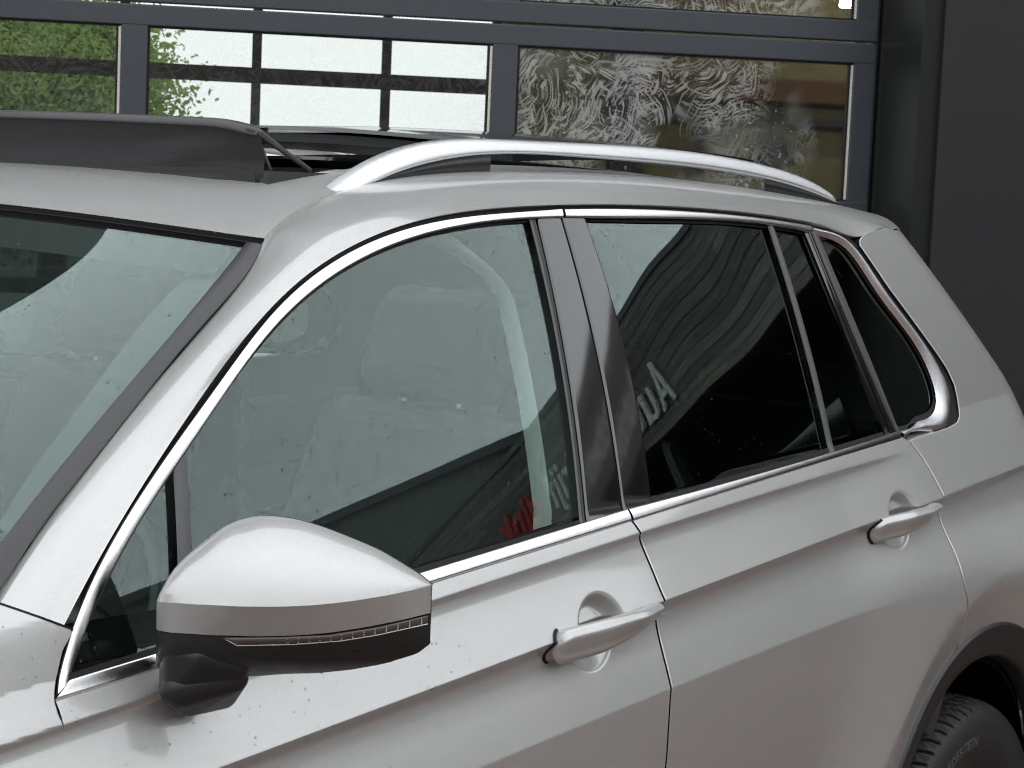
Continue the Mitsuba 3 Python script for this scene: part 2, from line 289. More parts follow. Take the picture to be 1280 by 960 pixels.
# bonnet and nose, outside the picture
u = np.linspace(0, 1, 48); top = P[0, ::6]; qq = 4 * u * (1 - u)
B = [np.stack([p[0] - .16 * qq * max(0, (p[0] + .1) / .5), p[1] + .004 + 2 * (YC - p[1] - .004) * u, p[2] - .002 + .05 * qq ** .7 - .16 * max(0, -.1 - p[0]) * qq ** .3], 1) for p in top]
put('car__bonnet', patch(B), 'm_paint')
nose = [np.stack([p[0] - .20 * qq ** .5, p[1] + 2 * (YC - p[1]) * u, np.full_like(u, p[2]) - (.10 * qq ** .3 if k == 0 else 0)], 1) for k, p in enumerate(P[::12, 0])]
put('car__front_bumper', patch(nose), 'm_paint')
# body side frame: windscreen pillar, roof side and rear top, lofted over three traced rails
EP2 = [(2.562, 1.5185), (2.60, 1.531), (2.66, 1.539), (2.75, 1.538), (2.85, 1.530), (2.93, 1.521)]
cc = spl(C_OUT_F[1:-1] + C_OUT_R[1:] + C_OUT_Q[1:2], 80); tg_ = norm(np.gradient(cc, axis=0)); cc = cc + np.stack([-tg_[:, 1], tg_[:, 0]], 1) * .0066; cc = cc[cc[:, 1] > 1.085] if False else cc[3:]
E_ = spl([(.535, float(yside(.535, 1.05)) + .008, 1.05)] + [(x, float(yside(x, z)), z) for x, z in cc] + [(2.50, float(yside(2.50, 1.530)), 1.530)] + [(x, float(yside(x, z)), z) for x, z in EP2], 500, s=.001)
M_ = spl([(.528, .062, 1.06), (.560, .060, 1.100)] + M + [(2.92, .262, 1.531)], 500)
O_ = spl([(.495, .112, 1.09)] + O_PIL + O_DITCH + O_ROOF, 500, s=.003)
def lm(C, xs):
    L = np.concatenate([[0], np.cumsum(np.linalg.norm(np.diff(C, axis=0), axis=1))]); i = [0] + [int(np.argmin(np.abs(C[:, 0] - x))) for x in xs] + [len(C) - 1]
    t = PchipInterpolator(range(len(i)), L[i])(np.linspace(0, len(i) - 1, 420)); return np.stack([np.interp(t, L, C[:, k]) for k in range(3)], 1)
Er, Mr, Or = lm(E_, [1.15, 1.6, 2.45]), lm(M_, [1.12, 1.6, 2.45]), lm(O_, [1.08, 1.6, 2.45])
from scipy.ndimage import gaussian_filter1d
t1, t2 = np.linspace(0, 1, 16)[:-1], np.linspace(0, 1, 44)
bul = norm(np.cross(np.gradient(Or, axis=0), Mr - Or)); bul *= np.sign(bul[:, 2:3] - bul[:, 1:2])
S = np.concatenate([Er[:, None] + (Mr - Er)[:, None] * t1[None, :, None], Mr[:, None] + (Or - Mr)[:, None] * t2[None, :, None] + bul[:, None] * (.007 * 4 * t2 * (1 - t2))[None, :, None]], 1)
ends = S[:, [0, -1]].copy(); S = gaussian_filter1d(S, 3.2, axis=1, mode='nearest'); w = np.minimum(1, np.minimum(np.arange(S.shape[1]), np.arange(S.shape[1])[::-1]) / 6)[None, :, None]
lin0 = np.concatenate([Er[:, None] + (Mr - Er)[:, None] * t1[None, :, None], Mr[:, None] + (Or - Mr)[:, None] * t2[None, :, None]], 1)
S = S * w + lin0 * (1 - w); S = gaussian_filter1d(S, 2.0, axis=0, mode='nearest')
m = patch(S)
if m[2][len(m[2]) // 2, 2] < 0: m = (m[0], m[1][:, ::-1], -m[2])
SF = both('car__side_frame', join(m, flange(S[:, 0], np.array([0, .012, -.004])), flange(S[:, -1], np.array([0, .012, -.012])), flange(S[0], np.array([.0, .02, -.012]))), 'm_paint')
# roof skin with the opening of the sliding roof
OL = S[:, -1]; k0 = int(np.argmin(np.abs(OL[:, 0] - 1.082)))
L = spl(OL[k0 + 2:], 260, s=.0005) + np.array([0, .003, .0])
u = np.linspace(0, 1, 161); rows = []
for p in L:
    a = 1 - sm(1.0, 1.9, p[0]); q = 4 * u * (1 - u)
    rows.append(np.stack([p[0] - .108 * a * q ** .8, p[1] + 2 * (YC - p[1]) * u, p[2] + (.022 + .008 * a) * q], 1))
RP = np.array(rows); V, F, NN = patch(RP)
if NN[200, 2] < 0: F, NN = F[:, ::-1], -NN
def open_front(y): return 1.245 - .078 * (1 - ((y - YC) / (YC - .44)) ** 2)
hole = (np.abs(V[:, 1] - YC) < YC - .445) & (V[:, 0] > open_front(V[:, 1]) + .012) & (V[:, 0] < 2.62)
F = F[~hole[F].all(1)]
RF = put('car__roof', join((V, F, NN), flange(RP[:, 0], np.array([0, -.002, -.012])), flange(RP[:, -1], np.array([0, .002, -.012]))), 'm_paint')
put('car__roof__dark_edge', flange(RP[0] + np.array([.0004, 0, -.0012]), np.array([.004, 0, -.02])), 'm_seal')
# tail: rear spoiler, tailgate and its glass, simple because the photo looks from the front
def rear_edge(z): return float(x0wrap(np.array(z))) + .36
sp = hull([((2.99, .36, 1.553), .006), ((3.10, .42, 1.520), .006), ((3.30, .52, 1.545), .006), ((3.28, .56, 1.52), .005), ((3.30, 1.32, 1.545), .006), ((3.28, 1.28, 1.52), .005), ((2.99, 1.48, 1.553), .006), ((3.10, 1.42, 1.520), .006), ((3.0, .92, 1.586), .006), ((3.31, .92, 1.562), .006)])
tm('car__rear_spoiler', sp, 'm_paint', 25)
rows = []
for z in np.linspace(1.53, .45, 40):
    x = 3.55 if z < 1.2 else 3.55 - (z - 1.2) * 1.05; y = min(float(yside(x, z)), .62); q = 4 * u * (1 - u)
    rows.append(np.stack([x + .10 * q ** .6, y + 2 * (YC - y) * u, np.full_like(u, z)], 1))
tg = patch(rows); put('car__tailgate', tg, 'm_paint')
rows = np.array(rows)[2:13, 18:-18] + np.array([.012, 0, .004]); put('car__rear_screen', patch(rows), 'm_glass_dark')
# ------------------------------------------------------------------ windows, seals and bright trim
GL = .015
def glass(key, x0, x1, top, bot, bsdf, n=90, m=50, off=GL, wave=.0001):
    X = np.linspace(x0, x1, n)[:, None] * np.ones((1, m)) if not callable(x0) else None
    if X is None:                      # slanting front and rear edges: x as a function of z
        zb, zt = bot, top; P = []
        for a in np.linspace(0, 1, n):
            row = []
            for b in np.linspace(0, 1, m):
                x = x0(1.3)
                for _ in range(6):
                    zlo, zhi = zb(x), zt(x); z = zlo + (zhi - zlo) * b; x = x0(z) + (x1(z) - x0(z)) * a
                row.append((x, z))
            P.append(row)
        P = np.array(P); X, Z = P[..., 0], P[..., 1]
    else:
        zt, zb = top(X), bot(X); Z = zb + (zt - zb) * np.linspace(0, 1, m)[None]
    Y = yside(X, Z) + off; e = 5e-4
    N = norm(np.stack([(yabove(X + e, Z) - yabove(X - e, Z)) / (2 * e), -np.ones_like(X), (yabove(X, Z + e) - yabove(X, Z - e)) / (2 * e)], -1))
    Y = yabove(X, Z) + off
    if wave:                            # toughened glass is never quite flat
        wv_ = lambda x, z: wave * (np.sin(17 * x + 9 * z) + .7 * np.sin(29 * z - 11 * x + 1))
        Y = Y + wv_(X, Z); N = norm(N + np.stack([(wv_(X + e, Z) - wv_(X - e, Z)) / (2 * e), 0 * X, (wv_(X, Z + e) - wv_(X, Z - e)) / (2 * e)], -1))
    V, F, NN = patch(np.stack([X, Y, Z], -1), N)
    if np.cross(V[F[0, 1]] - V[F[0, 0]], V[F[0, 2]] - V[F[0, 0]]) @ NN[0] < 0: F = F[:, ::-1]
    return both(key, (V, F, NN), bsdf)
zin = fz(C_IN_F[0:1] + C_IN_F[1:] + C_IN_R[1:]); zt_f = lambda x: zin(x) + .004
zbf = fz(BELT_TOP_F + BELT_TOP_R[1:]); zb_f = lambda x: zbf(x) - .004
ql0 = lambda z: np.interp(z, [1.04, 1.25], [.735, .775])
GF = glass('car__front_window', .742, 1.535, zt_f, zb_f, 'm_glass')
GQL = glass('car__front_quarter_window', .562, .745, zt_f, zb_f, 'm_glass')
fr_ = fx(PIL_R_EDGE); f1 = fx(DIV1); f1b = fx(DIV1b); f2a = fx(DIV2a); f2g = fx(DIV2gap); f2b = fx(DIV2b)
GR = glass('car__rear_window', lambda z: fr_(z) - .006, lambda z: f1(z) + .004, zt_f, zb_f, 'm_glass_dark', 60, 40, wave=.00022)
GR2 = glass('car__rear_quarter_window', lambda z: f1b(z) - .004, lambda z: f2a(z) + .004, zt_f, zb_f, 'm_glass_dark', 30, 40)
cq = np.array(C_IN_Q); kq = int(np.argmax(cq[:, 0]))
ztq, zbq = fz(C_IN_Q[:kq + 1]), fz(C_IN_Q[kq:])
GR3 = glass('car__side_window', lambda z: f2b(z) - .004, lambda z: np.interp(z, sorted(cq[:, 1]), [x for _, x in sorted(zip(cq[:, 1], cq[:, 0]))]) + .004 if z > 1.21 else 2.775, lambda x: ztq(np.clip(x, 2.38, 2.76)) + .003, lambda x: zbq(np.clip(x, 2.55, 2.76)) - .003, 'm_glass_dark', 40, 40)
ARC3 = [(0, -.001), (.03, .0012), (.07, .0022), (.12, .0026), (.18, .0028), (.5, .0034), (.82, .0028), (.88, .0026), (.93, .0022), (.97, .0012), (1, -.001)]
def trim(key, A, B, bsdf='m_chrome', off=.002, n=160, prof=ARC3):
    a, b = spl(A, n), spl(B, n); return both(key, strip(lift(a, off), lift(b, off), prof), bsdf)
T1 = trim('car__window_trim', C_OUT_F[:-1] + [(1.6075, 1.562)], C_IN_F[:-1] + [(1.6055, 1.549)], n=260)
T2 = trim('car__window_trim', C_OUT_R, C_IN_R)
T3 = trim('car__window_trim', C_OUT_Q, C_IN_Q, n=260, prof=[(0, -.005), (.06, -.0028), (.14, -.0008), (.24, .0012), (.36, .0028), (.5, .0036), (.62, .0030), (.74, .0014), (.84, -.0008), (.93, -.003), (1, -.006)], bsdf='m_satin')
T4 = trim('car__belt_trim', BELT_BOT_F, BELT_TOP_F)
T5 = trim('car__belt_trim', BELT_BOT_R[0:1] + BELT_BOT_R[1:], BELT_TOP_R)
# dark seals behind the bright trim
sl = spl(E_PANEL, 500); gi = spl(C_IN_F + C_IN_R[1:] + C_IN_Q[:8] , 500)
a, b = spl([tuple(p) for p in cc], 300), spl(C_IN_F[1:] + C_IN_R[1:] + [(2.437, 1.523)], 300)
n_ = norm(np.gradient(b, axis=0)); inner = b + np.stack([n_[:, 1], -n_[:, 0]], 1) * .006
SEAL = both('car__window_seal', strip(lift(a - np.stack([-n_[:, 1], n_[:, 0]], 1) * .0012, .0105), lift(inner, .011), [(0, 0), (.5, 0), (1, 0)]), 'm_seal')
a, b = spl(E_PANEL[18:], 200), spl(C_IN_Q[1:], 200)
n_ = norm(np.gradient(b, axis=0)); inner = b + np.stack([n_[:, 1], -n_[:, 0]], 1) * .006
both('car__window_seal', strip(lift(a, .006), lift(inner, .012), [(0, 0), (.5, 0), (1, 0)]), 'm_seal')
a = spl([(x, z - .002) for x, z in BELT_BOT_F + BELT_BOT_R[1:]], 200); b = spl([(x, z + .004) for x, z in BELT_TOP_F[:-1] + BELT_TOP_R[1:]], 200)
both('car__window_seal', strip(lift(a, .006), lift(b, .008), [(0, 0), (.5, 0), (1, 0)]), 'm_seal')
# pillar covers, dividers
def band(key, fa, fb, z0, z1, off, bsdf, da=0., db=0., n=40, prof=((0, 0), (.008, .0012), (.02, .0020), (.035, .0023), (.06, .00245), (.3, .0026), (.5, .0027), (.7, .0026), (.94, .00245), (.965, .0023), (.98, .0020), (.992, .0012), (1, 0))):
    z = np.linspace(z0, z1, n); A = np.stack([fa(z) + da, z], 1); B = np.stack([fb(z) + db, z], 1)
    A, B = lift(A, off), lift(B, off)
    return both(key, strip(A, B, prof), bsdf)
g_ = fx(PIL_GAP); pe, pe2 = fx(PIL_F_EDGE), fx(PIL_F_EDGE2)
PC1 = band('car__pillar_cover', pe2, g_, 1.112, 1.556, .006, 'm_gloss_black', .002, -.002)
PC2 = band('car__pillar_cover', g_, fr_, 1.112, 1.556, .006, 'm_gloss_black', .002, 0)
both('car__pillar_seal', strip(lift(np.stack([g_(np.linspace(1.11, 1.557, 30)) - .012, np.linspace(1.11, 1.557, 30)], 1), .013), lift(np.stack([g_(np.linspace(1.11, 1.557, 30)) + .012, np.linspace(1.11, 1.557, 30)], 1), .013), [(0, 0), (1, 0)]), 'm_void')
band('car__window_guide', pe, pe2, 1.112, 1.553, .008, 'm_trim_grey', 0, .001, prof=((0, 0), (.2, .003), (.45, .0005), (.6, .003), (1, 0)))
qa, qb = fx(QLA), fx(QLB)
QD = band('car__window_divider', qa, qb, 1.05, 1.262, .006, 'm_trim_grey', prof=((0, 0), (.1, .003), (.9, .003), (1, 0)))
D1 = band('car__window_divider', f1, f1b, 1.155, 1.545, .007, 'm_trim_grey', prof=((0, -.001), (.1, .002), (.2, .003), (.5, .0032), (.7, .003), (.78, .002), (.8, -.004), (1, -.004)))
D2 = band('car__window_divider', f2a, f2g, 1.165, 1.535, .006, 'm_gloss_black', 0, -.002, prof=((0, 0), (.35, .001), (.4, .004), (.9, .004), (1, .001)))
D3 = band('car__window_divider', f2g, f2b, 1.165, 1.535, .006, 'm_trim_grey', .002, 0, prof=((0, 0), (.12, .004), (.45, .004), (.5, .001), (1, .001)))
# ------------------------------------------------------------------ windscreen
po = spl([(.40, .090, 1.03), (.47, .106, 1.082)] + O_PIL[:-1] + [(1.076, .262, 1.4985)], 120, s=.001)
pi_ = spl([(.43, .125, 1.08), (.50, .140, 1.122)] + O_PILin[:-1] + [(1.072, .284, 1.4995)], 120, s=.001)
u = np.linspace(0, 1, 90); rows = []
for k, p in enumerate(po):
    a = k / 119; q = 4 * u * (1 - u); bow = .27 * (1 - a) + .107 * a
    rows.append(np.stack([p[0] - bow * q ** .8 + .004, p[1] + .004 + 2 * (YC - p[1] - .004) * u, p[2] - .0035 + .030 * a * q - .01 * (1 - a) * q], 1))
WSP = np.array(rows); m = patch(WSP)
if m[2][500, 2] < 0: m = (m[0], m[1][:, ::-1], -m[2])
WS = put('car__windscreen', m, 'm_glass')
def wsp(k, uu):                         # a point of the windscreen (row k of 119, u)
    r = WSP[int(k)]; return np.stack([np.interp(uu, u, r[:, j]) for j in range(3)], -1)
sn = norm(np.cross(np.gradient(po, axis=0), pi_ - po)); sn *= np.sign(sn[:, 2:3] - sn[:, 1:2])
pin = np.array([r[0] + (r[6] - r[0]) * .9 for r in WSP])
pin = np.stack([np.interp(pi_[:, 2], pin[:, 2], pin[:, j]) for j in range(3)], 1) if False else pi_
both('car__windscreen_trim', patch(np.stack([po + sn * .004 - np.array([0, .001, 0]), po + sn * .006 + (pi_ - po) * .04, po + sn * .0065 + (pi_ - po) * .5, pi_ + sn * .0055, pi_ + sn * .001], 1)), 'm_ws_trim')
# dark printed band inside the top of the glass and the seam to the roof
ktop = 119; fr_rows = [np.array([wsp(k, uu) for uu in np.linspace(.03, .97, 60)]) + np.array([.003, 0, -.003]) for k in np.linspace(110, 119, 6)]
tm_ = patch(np.array(fr_rows)); put('car__windscreen__tint_band', tm_, 'm_black_rough')
seam = np.array([RP[0, j] for j in range(161)])
put('car__roof_seam', patch(np.stack([seam + np.array([.006, 0, -.006]), seam + np.array([-.007, 0, -.0075])], 1)), 'm_seal')
# ------------------------------------------------------------------ roof rail
RT = [(1.268, 1.566), (1.275, 1.571), (1.321, 1.584), (1.369, 1.611), (1.43, 1.634), (1.502, 1.651), (1.598, 1.660), (1.74, 1.666), (1.961, 1.669), (2.207, 1.667), (2.342, 1.662), (2.544, 1.648), (2.701, 1.622), (2.80, 1.592), (2.825, 1.581)]
RB = [(1.268, 1.562), (1.386, 1.588), (1.435, 1.606), (1.503, 1.622), (1.6, 1.634), (1.715, 1.641), (1.935, 1.644), (2.18, 1.640), (2.36, 1.633), (2.513, 1.622), (2.70, 1.597), (2.80, 1.578), (2.825, 1.574)]
xs = np.concatenate([np.linspace(1.270, 1.5, 60), np.linspace(1.505, 2.6, 120), np.linspace(2.605, 2.824, 50)])
zt, zb = np.interp(xs, *spl(RT, 300, s=.001).T), np.interp(xs, *spl(RB, 300, s=.001).T)
th = np.linspace(0, 2 * np.pi, 41); rows = []
for x, a, b in zip(xs, zt, zb):
    h = max((a - b) / 2, .0015); wd = .0165 * sm(1.262, 1.33, x) * sm(2.835, 2.76, x) + .0012
    c, s = np.cos(th), np.sin(th); f = lambda v: np.sign(v) * np.abs(v) ** .62
    rows.append(np.stack([np.full(41, x), .352 + .004 * sm(1.3, 2, x) + wd * f(c) + .006 * f(s), (a + b) / 2 + h * f(s)], 1))
m = patch(rows); RR = both('car__roof_rail', m if np.dot(m[2][100 * 41 + 10], [0, 0, 1]) > 0 else (m[0], m[1][:, ::-1], -m[2]), 'm_satin')
ol = lambda x: np.interp(x, L[:, 0], L[:, 2])
def foot(x0, x1):
    xx = np.linspace(x0, x1, 40); t = np.interp(xx, xs, zb) + .002; b = ol(xx) - .004; rows = []
    for x, p, q in zip(xx, t, b): rows.append([(x, .362, p), (x, .340, p), (x, .3385, (p + q) / 2), (x, .340, q), (x, .362, q)])
    return patch(rows)
f1m = foot(1.37, 1.66); both(RR + '__foot', f1m, 'm_black_plastic')
both(RR + '__foot', foot(2.50, 2.80), 'm_black_plastic')
# ------------------------------------------------------------------ sliding roof: wind deflector, raised panel, opening
yy = np.linspace(.452, 2 * YC - .452, 121); fx_ = open_front(yy)
edge_dip = np.exp(-((yy - .452) / .035) ** 2) + np.exp(-((2 * YC - .452 - yy) / .035) ** 2)
base_z = 1.578 + .0 * yy; top_z = 1.6715 + .004 * (1 - ((yy - YC) / .47) ** 2) - .010 * edge_dip; fx_ = fx_ + .016 * edge_dip
nrows = []
for t in np.linspace(0, 1, 60):
    wr = np.exp(-((yy - .56) / .07) ** 2) + np.exp(-((2 * YC - .56 - yy) / .07) ** 2)
    fold = .0035 * wr * np.sin(9 * t + 22 * yy) + .004 * wr * (meshkit.fbm(np.stack([yy * 12 + t * 3., yy * 0 + t * 7, yy * 0], 1), 3, 9) - .5)
    sag = .010 * math.sin(math.pi * t) + (fold + .002 * (meshkit.fbm(np.stack([yy * 5, yy * 0 + t * 4, yy * 0], 1), 3, 2) - .5)) * math.sin(math.pi * t) ** .6
    nrows.append(np.stack([fx_ + .006 - .002 * t + sag, yy, base_z + (top_z - .010 - base_z) * t], 1))
put('car__wind_deflector__net', patch(nrows), 'm_net')
bar = []
for dx_, dz_ in ((.016, -.010), (.004, -.0125), (-.001, -.0120), (-.0022, -.010), (-.0015, -.006), (.0015, -.0020), (.004, -.0004), (.007, 0), (.020, .001), (.0215, -.001), (.021, -.008), (.016, -.010)):
    bar.append(np.stack([fx_ + dx_, yy, top_z + dz_], 1))
m = patch(np.array(bar)); WD = put('car__wind_deflector__bar', m if m[2][7 * 121 + 60, 2] > 0 else (m[0], m[1][:, ::-1], -m[2]), 'm_deflector')
for sgn in (0, 1):
    y0 = .450 if sgn == 0 else 2 * YC - .450; q = 1 if sgn == 0 else -1
    arm = trimesh.util.concatenate([hull([((1.262, y0 + .004 * q, 1.6545), .0058), ((1.252, y0 + .016 * q, 1.659), .005), ((1.300, y0, 1.634), .0046)]), hull([((1.300, y0, 1.634), .0042), ((1.365, y0, 1.604), .004)])])
    tm('car__wind_deflector__arm', arm, 'm_deflector', 40)
    tm('car__wind_deflector__strut', hull([((1.262, y0 + .01 * q, 1.652), .003), ((1.292, y0 + .01 * q, 1.602), .003)]), 'm_trim_grey', 40)
def slab(x0, x1, z, y0, y1, crown, th, n=30, zr=0.):
    u = np.linspace(0, 1, n); R_ = []
    for x in np.linspace(x0, x1, n): R_.append(np.stack([x - .10 * (4 * u * (1 - u)) * (1 if x < x0 + .02 else .6), y0 + (y1 - y0) * u, z + zr * (x - x0) + crown * 4 * u * (1 - u) - .012 * ((x - (x0 + x1) / 2) / (x1 - x0) * 2) ** 2], 1))
    t = np.array(R_); b = t - np.array([0, 0, th]); return join(patch(t), patch(b), patch(np.stack([t[0], b[0]])), patch(np.stack([t[-1], b[-1]])), patch(np.stack([t[:, 0], b[:, 0]])), patch(np.stack([t[:, -1], b[:, -1]])))
SP = put('car__sunroof_panel', slab(1.90, 2.66, 1.672, .462, 2 * YC - .462, .020, .007), 'm_gloss_black')
put('car__sunroof_panel__frame', slab(1.925, 2.62, 1.660, .50, 2 * YC - .50, .020, .016), 'm_black_plastic')
put('car__rear_roof_glass', slab(1.99, 2.60, 1.616, .447, 2 * YC - .447, .024, .006), 'm_gloss_black')
for q in (0, 1):
    y0 = .452 if q == 0 else 2 * YC - .452
    tm('car__sunroof_guide', hull([((1.27, y0, 1.583), .008), ((2.0, y0, 1.608), .008), ((2.6, y0, 1.598), .008)]), 'm_black_plastic', 30)
put('car__sunroof_frame', patch(np.stack([np.stack([open_front(yy) + .010, yy, 1.600 + .0 * yy], 1), np.stack([open_front(yy) + .018, yy, 1.56 + .0 * yy], 1)])), 'm_black_rough')
for y0 in (.437, 2 * YC - .437): tm('car__sunroof_frame', box(1.93, y0, 1.575, 1.34, .012, .05), 'm_black_rough')
# ------------------------------------------------------------------ wing mirror
MP = np.array([.76, -.115, 1.1]); ME = np.array([.49, -.872, 0]); MF = np.array([-.872, -.49, 0])
m_top = [(-.1434, 1.1221), (-.1398, 1.134), (-.1274, 1.1593), (-.1122, 1.177), (-.097, 1.1908), (-.0793, 1.2061), (-.0639, 1.2135), (-.0408, 1.2191), (-.0202, 1.2189), (.0031, 1.2167), (.029, 1.2108), (.0626, 1.2004), (.0962, 1.1887), (.1221, 1.1753), (.1428, 1.1641), (.1551, 1.1544)]
m_cre = [(-.1434, 1.1221), (-.1289, 1.1193), (-.0896, 1.1175), (-.0376, 1.1187), (.0012, 1.121), (.0397, 1.125), (.0779, 1.1316), (.1158, 1.1407), (.1552, 1.1524)]
m_str = [(-.1434, 1.092), (-.138, 1.089), (-.1201, 1.0859), (-.0755, 1.0838), (-.0236, 1.0858), (.0151, 1.0892), (.0536, 1.0946), (.0917, 1.1033), (.1296, 1.1137), (.1552, 1.1225)]
m_low = [(-.1434, 1.052), (-.138, 1.047), (-.12, 1.042), (-.09, 1.0365), (-.0427, 1.0354), (-.0065, 1.0413), (.0296, 1.0449), (.068, 1.0517), (.106, 1.0618), (.1425, 1.0765), (.1552, 1.088)]
S0, S1 = -.1434, .1552
f_top, f_cre, f_str, f_low = (fz(p) for p in (m_top, m_cre, m_str, m_low))
sg = gaussian_filter1d
a_ = np.linspace(0, np.pi, 141); ss = (S0 + S1) / 2 - (S1 - S0) / 2 * np.cos(a_)
TOP, CRE, STR, LOW = (sg(f(ss), 2.2, mode='nearest') for f in (f_top, f_cre, f_str, f_low))
al = (ss - S0) / (S1 - S0)
DEP = .098 * np.minimum(1, 1 - np.maximum(0, 1 - al / .42) ** 2.4) ** .5 * (1 - np.maximum(0, (al - .30) / .70) ** 2.2) ** .72
CRE, STR, LOW = CRE + .17 * DEP, STR + .135 * DEP, LOW + .03 * DEP
WB = .045 * (1 - sm(0, .35, al))
def mir(w, z): return MP + ss[:, None] * ME + (w + WB * (1 - w / .1))[:, None] * MF + np.stack([0 * z, 0 * z, z - MP[2]], 1)
# the cap: from the rim at the top down to its crease, then the lower band turning under
t = np.concatenate([np.linspace(0, .85, 40), np.linspace(.87, 1, 12)])
cap = []
for k in np.linspace(1, 0, 56):
    w = DEP * np.clip(1 - .30 * k - .70 * k ** 3.2, 0, 1) ** .78
    cap.append(mir(w, CRE + (TOP - CRE) * k))
m1 = patch(cap)
def fixn(m, ref):
    i = len(m[2]) // 2
    return m if m[2][i] @ ref > 0 else (m[0], m[1][:, ::-1], -m[2])
bandm = [mir(DEP * (1 - .22 * k) - 0 * k, CRE + (STR - CRE) * k) for k in np.linspace(0, 1, 16)]
m2 = patch(bandm)
WM = put('car__wing_mirror__cap', join(fixn(m1, MF), fixn(m2, MF), fixn(patch([bandm[-1], bandm[-1] - MF * .006 * (DEP > .01)[:, None]]), np.array([0, 0, -1]))), 'm_paint')
low = []
for k in np.linspace(0, 1, 30):
    w = DEP * (.74 - .10 * k - .55 * k ** 3.0) ; low.append(mir(np.maximum(w, .0), STR - .0012 + (LOW - STR) * k))
back = [mir(-.004 + 0 * DEP, LOW + (TOP - LOW) * k) for k in np.linspace(0, 1, 12)]
put('car__wing_mirror__housing', join(fixn(patch(low), MF), fixn(patch(np.array([low[-1], back[0]])), np.array([0, 0, -1.])), fixn(patch(back), -MF), fixn(patch(np.array([back[-1], mir(0 * DEP, TOP)])), np.array([0, 0, 1.]))), 'm_black_plastic')
gl = [MP + (ss * .88 + .004)[:, None] * ME - MF * .006 + np.stack([0 * ss, 0 * ss, (LOW + (TOP - LOW) * k) - MP[2]], 1) for k in np.linspace(.1, .9, 12)]
put('car__wing_mirror__mirror_glass', patch(gl), 'm_mirror')
# indicator: a clear strip in cells along the foot of the cap
i0 = [(-.0598, 1.0825), (-.03, 1.0848), (.0023, 1.0875), (.0537, 1.0930), (.1045, 1.1045), (.1535, 1.1195)]
i1 = [(-.0598, 1.0812), (-.044, 1.0745), (-.0233, 1.0765), (.0154, 1.0800), (.0667, 1.0872), (.1047, 1.0960), (.1535, 1.1105)]
s_i = np.linspace(-.0598, .1535, 150); A0, A1 = fz(i0)(s_i), fz(i1)(s_i); dp = np.interp(s_i, ss, DEP); A0, A1 = A0 + .128 * dp, A1 + .122 * dp
def ind(w, z, s=s_i): return MP + s[:, None] * ME + w[:, None] * MF + np.stack([0 * z, 0 * z, z - MP[2]], 1)
put('car__wing_mirror__indicator', fixn(patch([ind(dp * .755 + .0005, A0), ind(dp * .77 + .002, A0 - .001), ind(dp * .76 + .002, (A0 + A1) / 2), ind(dp * .73 + .0022, A1 + .001), ind(dp * .72, A1)]), MF), 'm_indicator')
for s in np.concatenate([np.linspace(.012, .148, 13)]):
    sv = np.array([s - .0006, s + .0006]); d_ = np.interp(sv, ss, DEP); za, zb_ = fz(i0)(sv) - .0008 + .128 * d_, fz(i1)(sv) + .0008 + .122 * d_
    put('car__wing_mirror__indicator__rib' if False else 'car__wing_mirror__indicator_rib', fixn(patch([ind(d_ * .77 + .0028, za, sv), ind(d_ * .745 + .0028, (za + zb_) / 2, sv), ind(d_ * .73 + .0030, zb_, sv)]), MF), 'm_satin')
a0, a1 = A1 + .0003, A1 - .0012
put('car__wing_mirror__indicator_lip', fixn(patch([ind(dp * .725 + .0015, a0), ind(dp * .72 + .0028, (a0 + a1) / 2), ind(dp * .715 + .001, a1)]), MF), 'm_satin')
# foot
def mp(s, w, z): return MP + s * ME + w * MF + np.array([0, 0, z - MP[2]])
neck = hull([(mp(-.116, .036, 1.068), .0265), (mp(-.090, .045, 1.066), .022), (mp(-.052, .038, 1.058), .015), (mp(-.116, .034, 1.036), .0255), (mp(-.060, .032, 1.047), .0175)])
base = hull([(mp(-.115, .036, 1.027), .0262), (mp(-.061, .030, 1.040), .0188), (mp(-.105, -.01, 1.008), .022), (mp(-.115, .014, 1.012), .024), (mp(-.085, -.02, 1.008), .018), (mp(-.128, .014, 1.02), .020)])
tm('car__wing_mirror__neck', neck, 'm_black_plastic', True); tm('car__wing_mirror__foot', base, 'm_black_plastic', True)
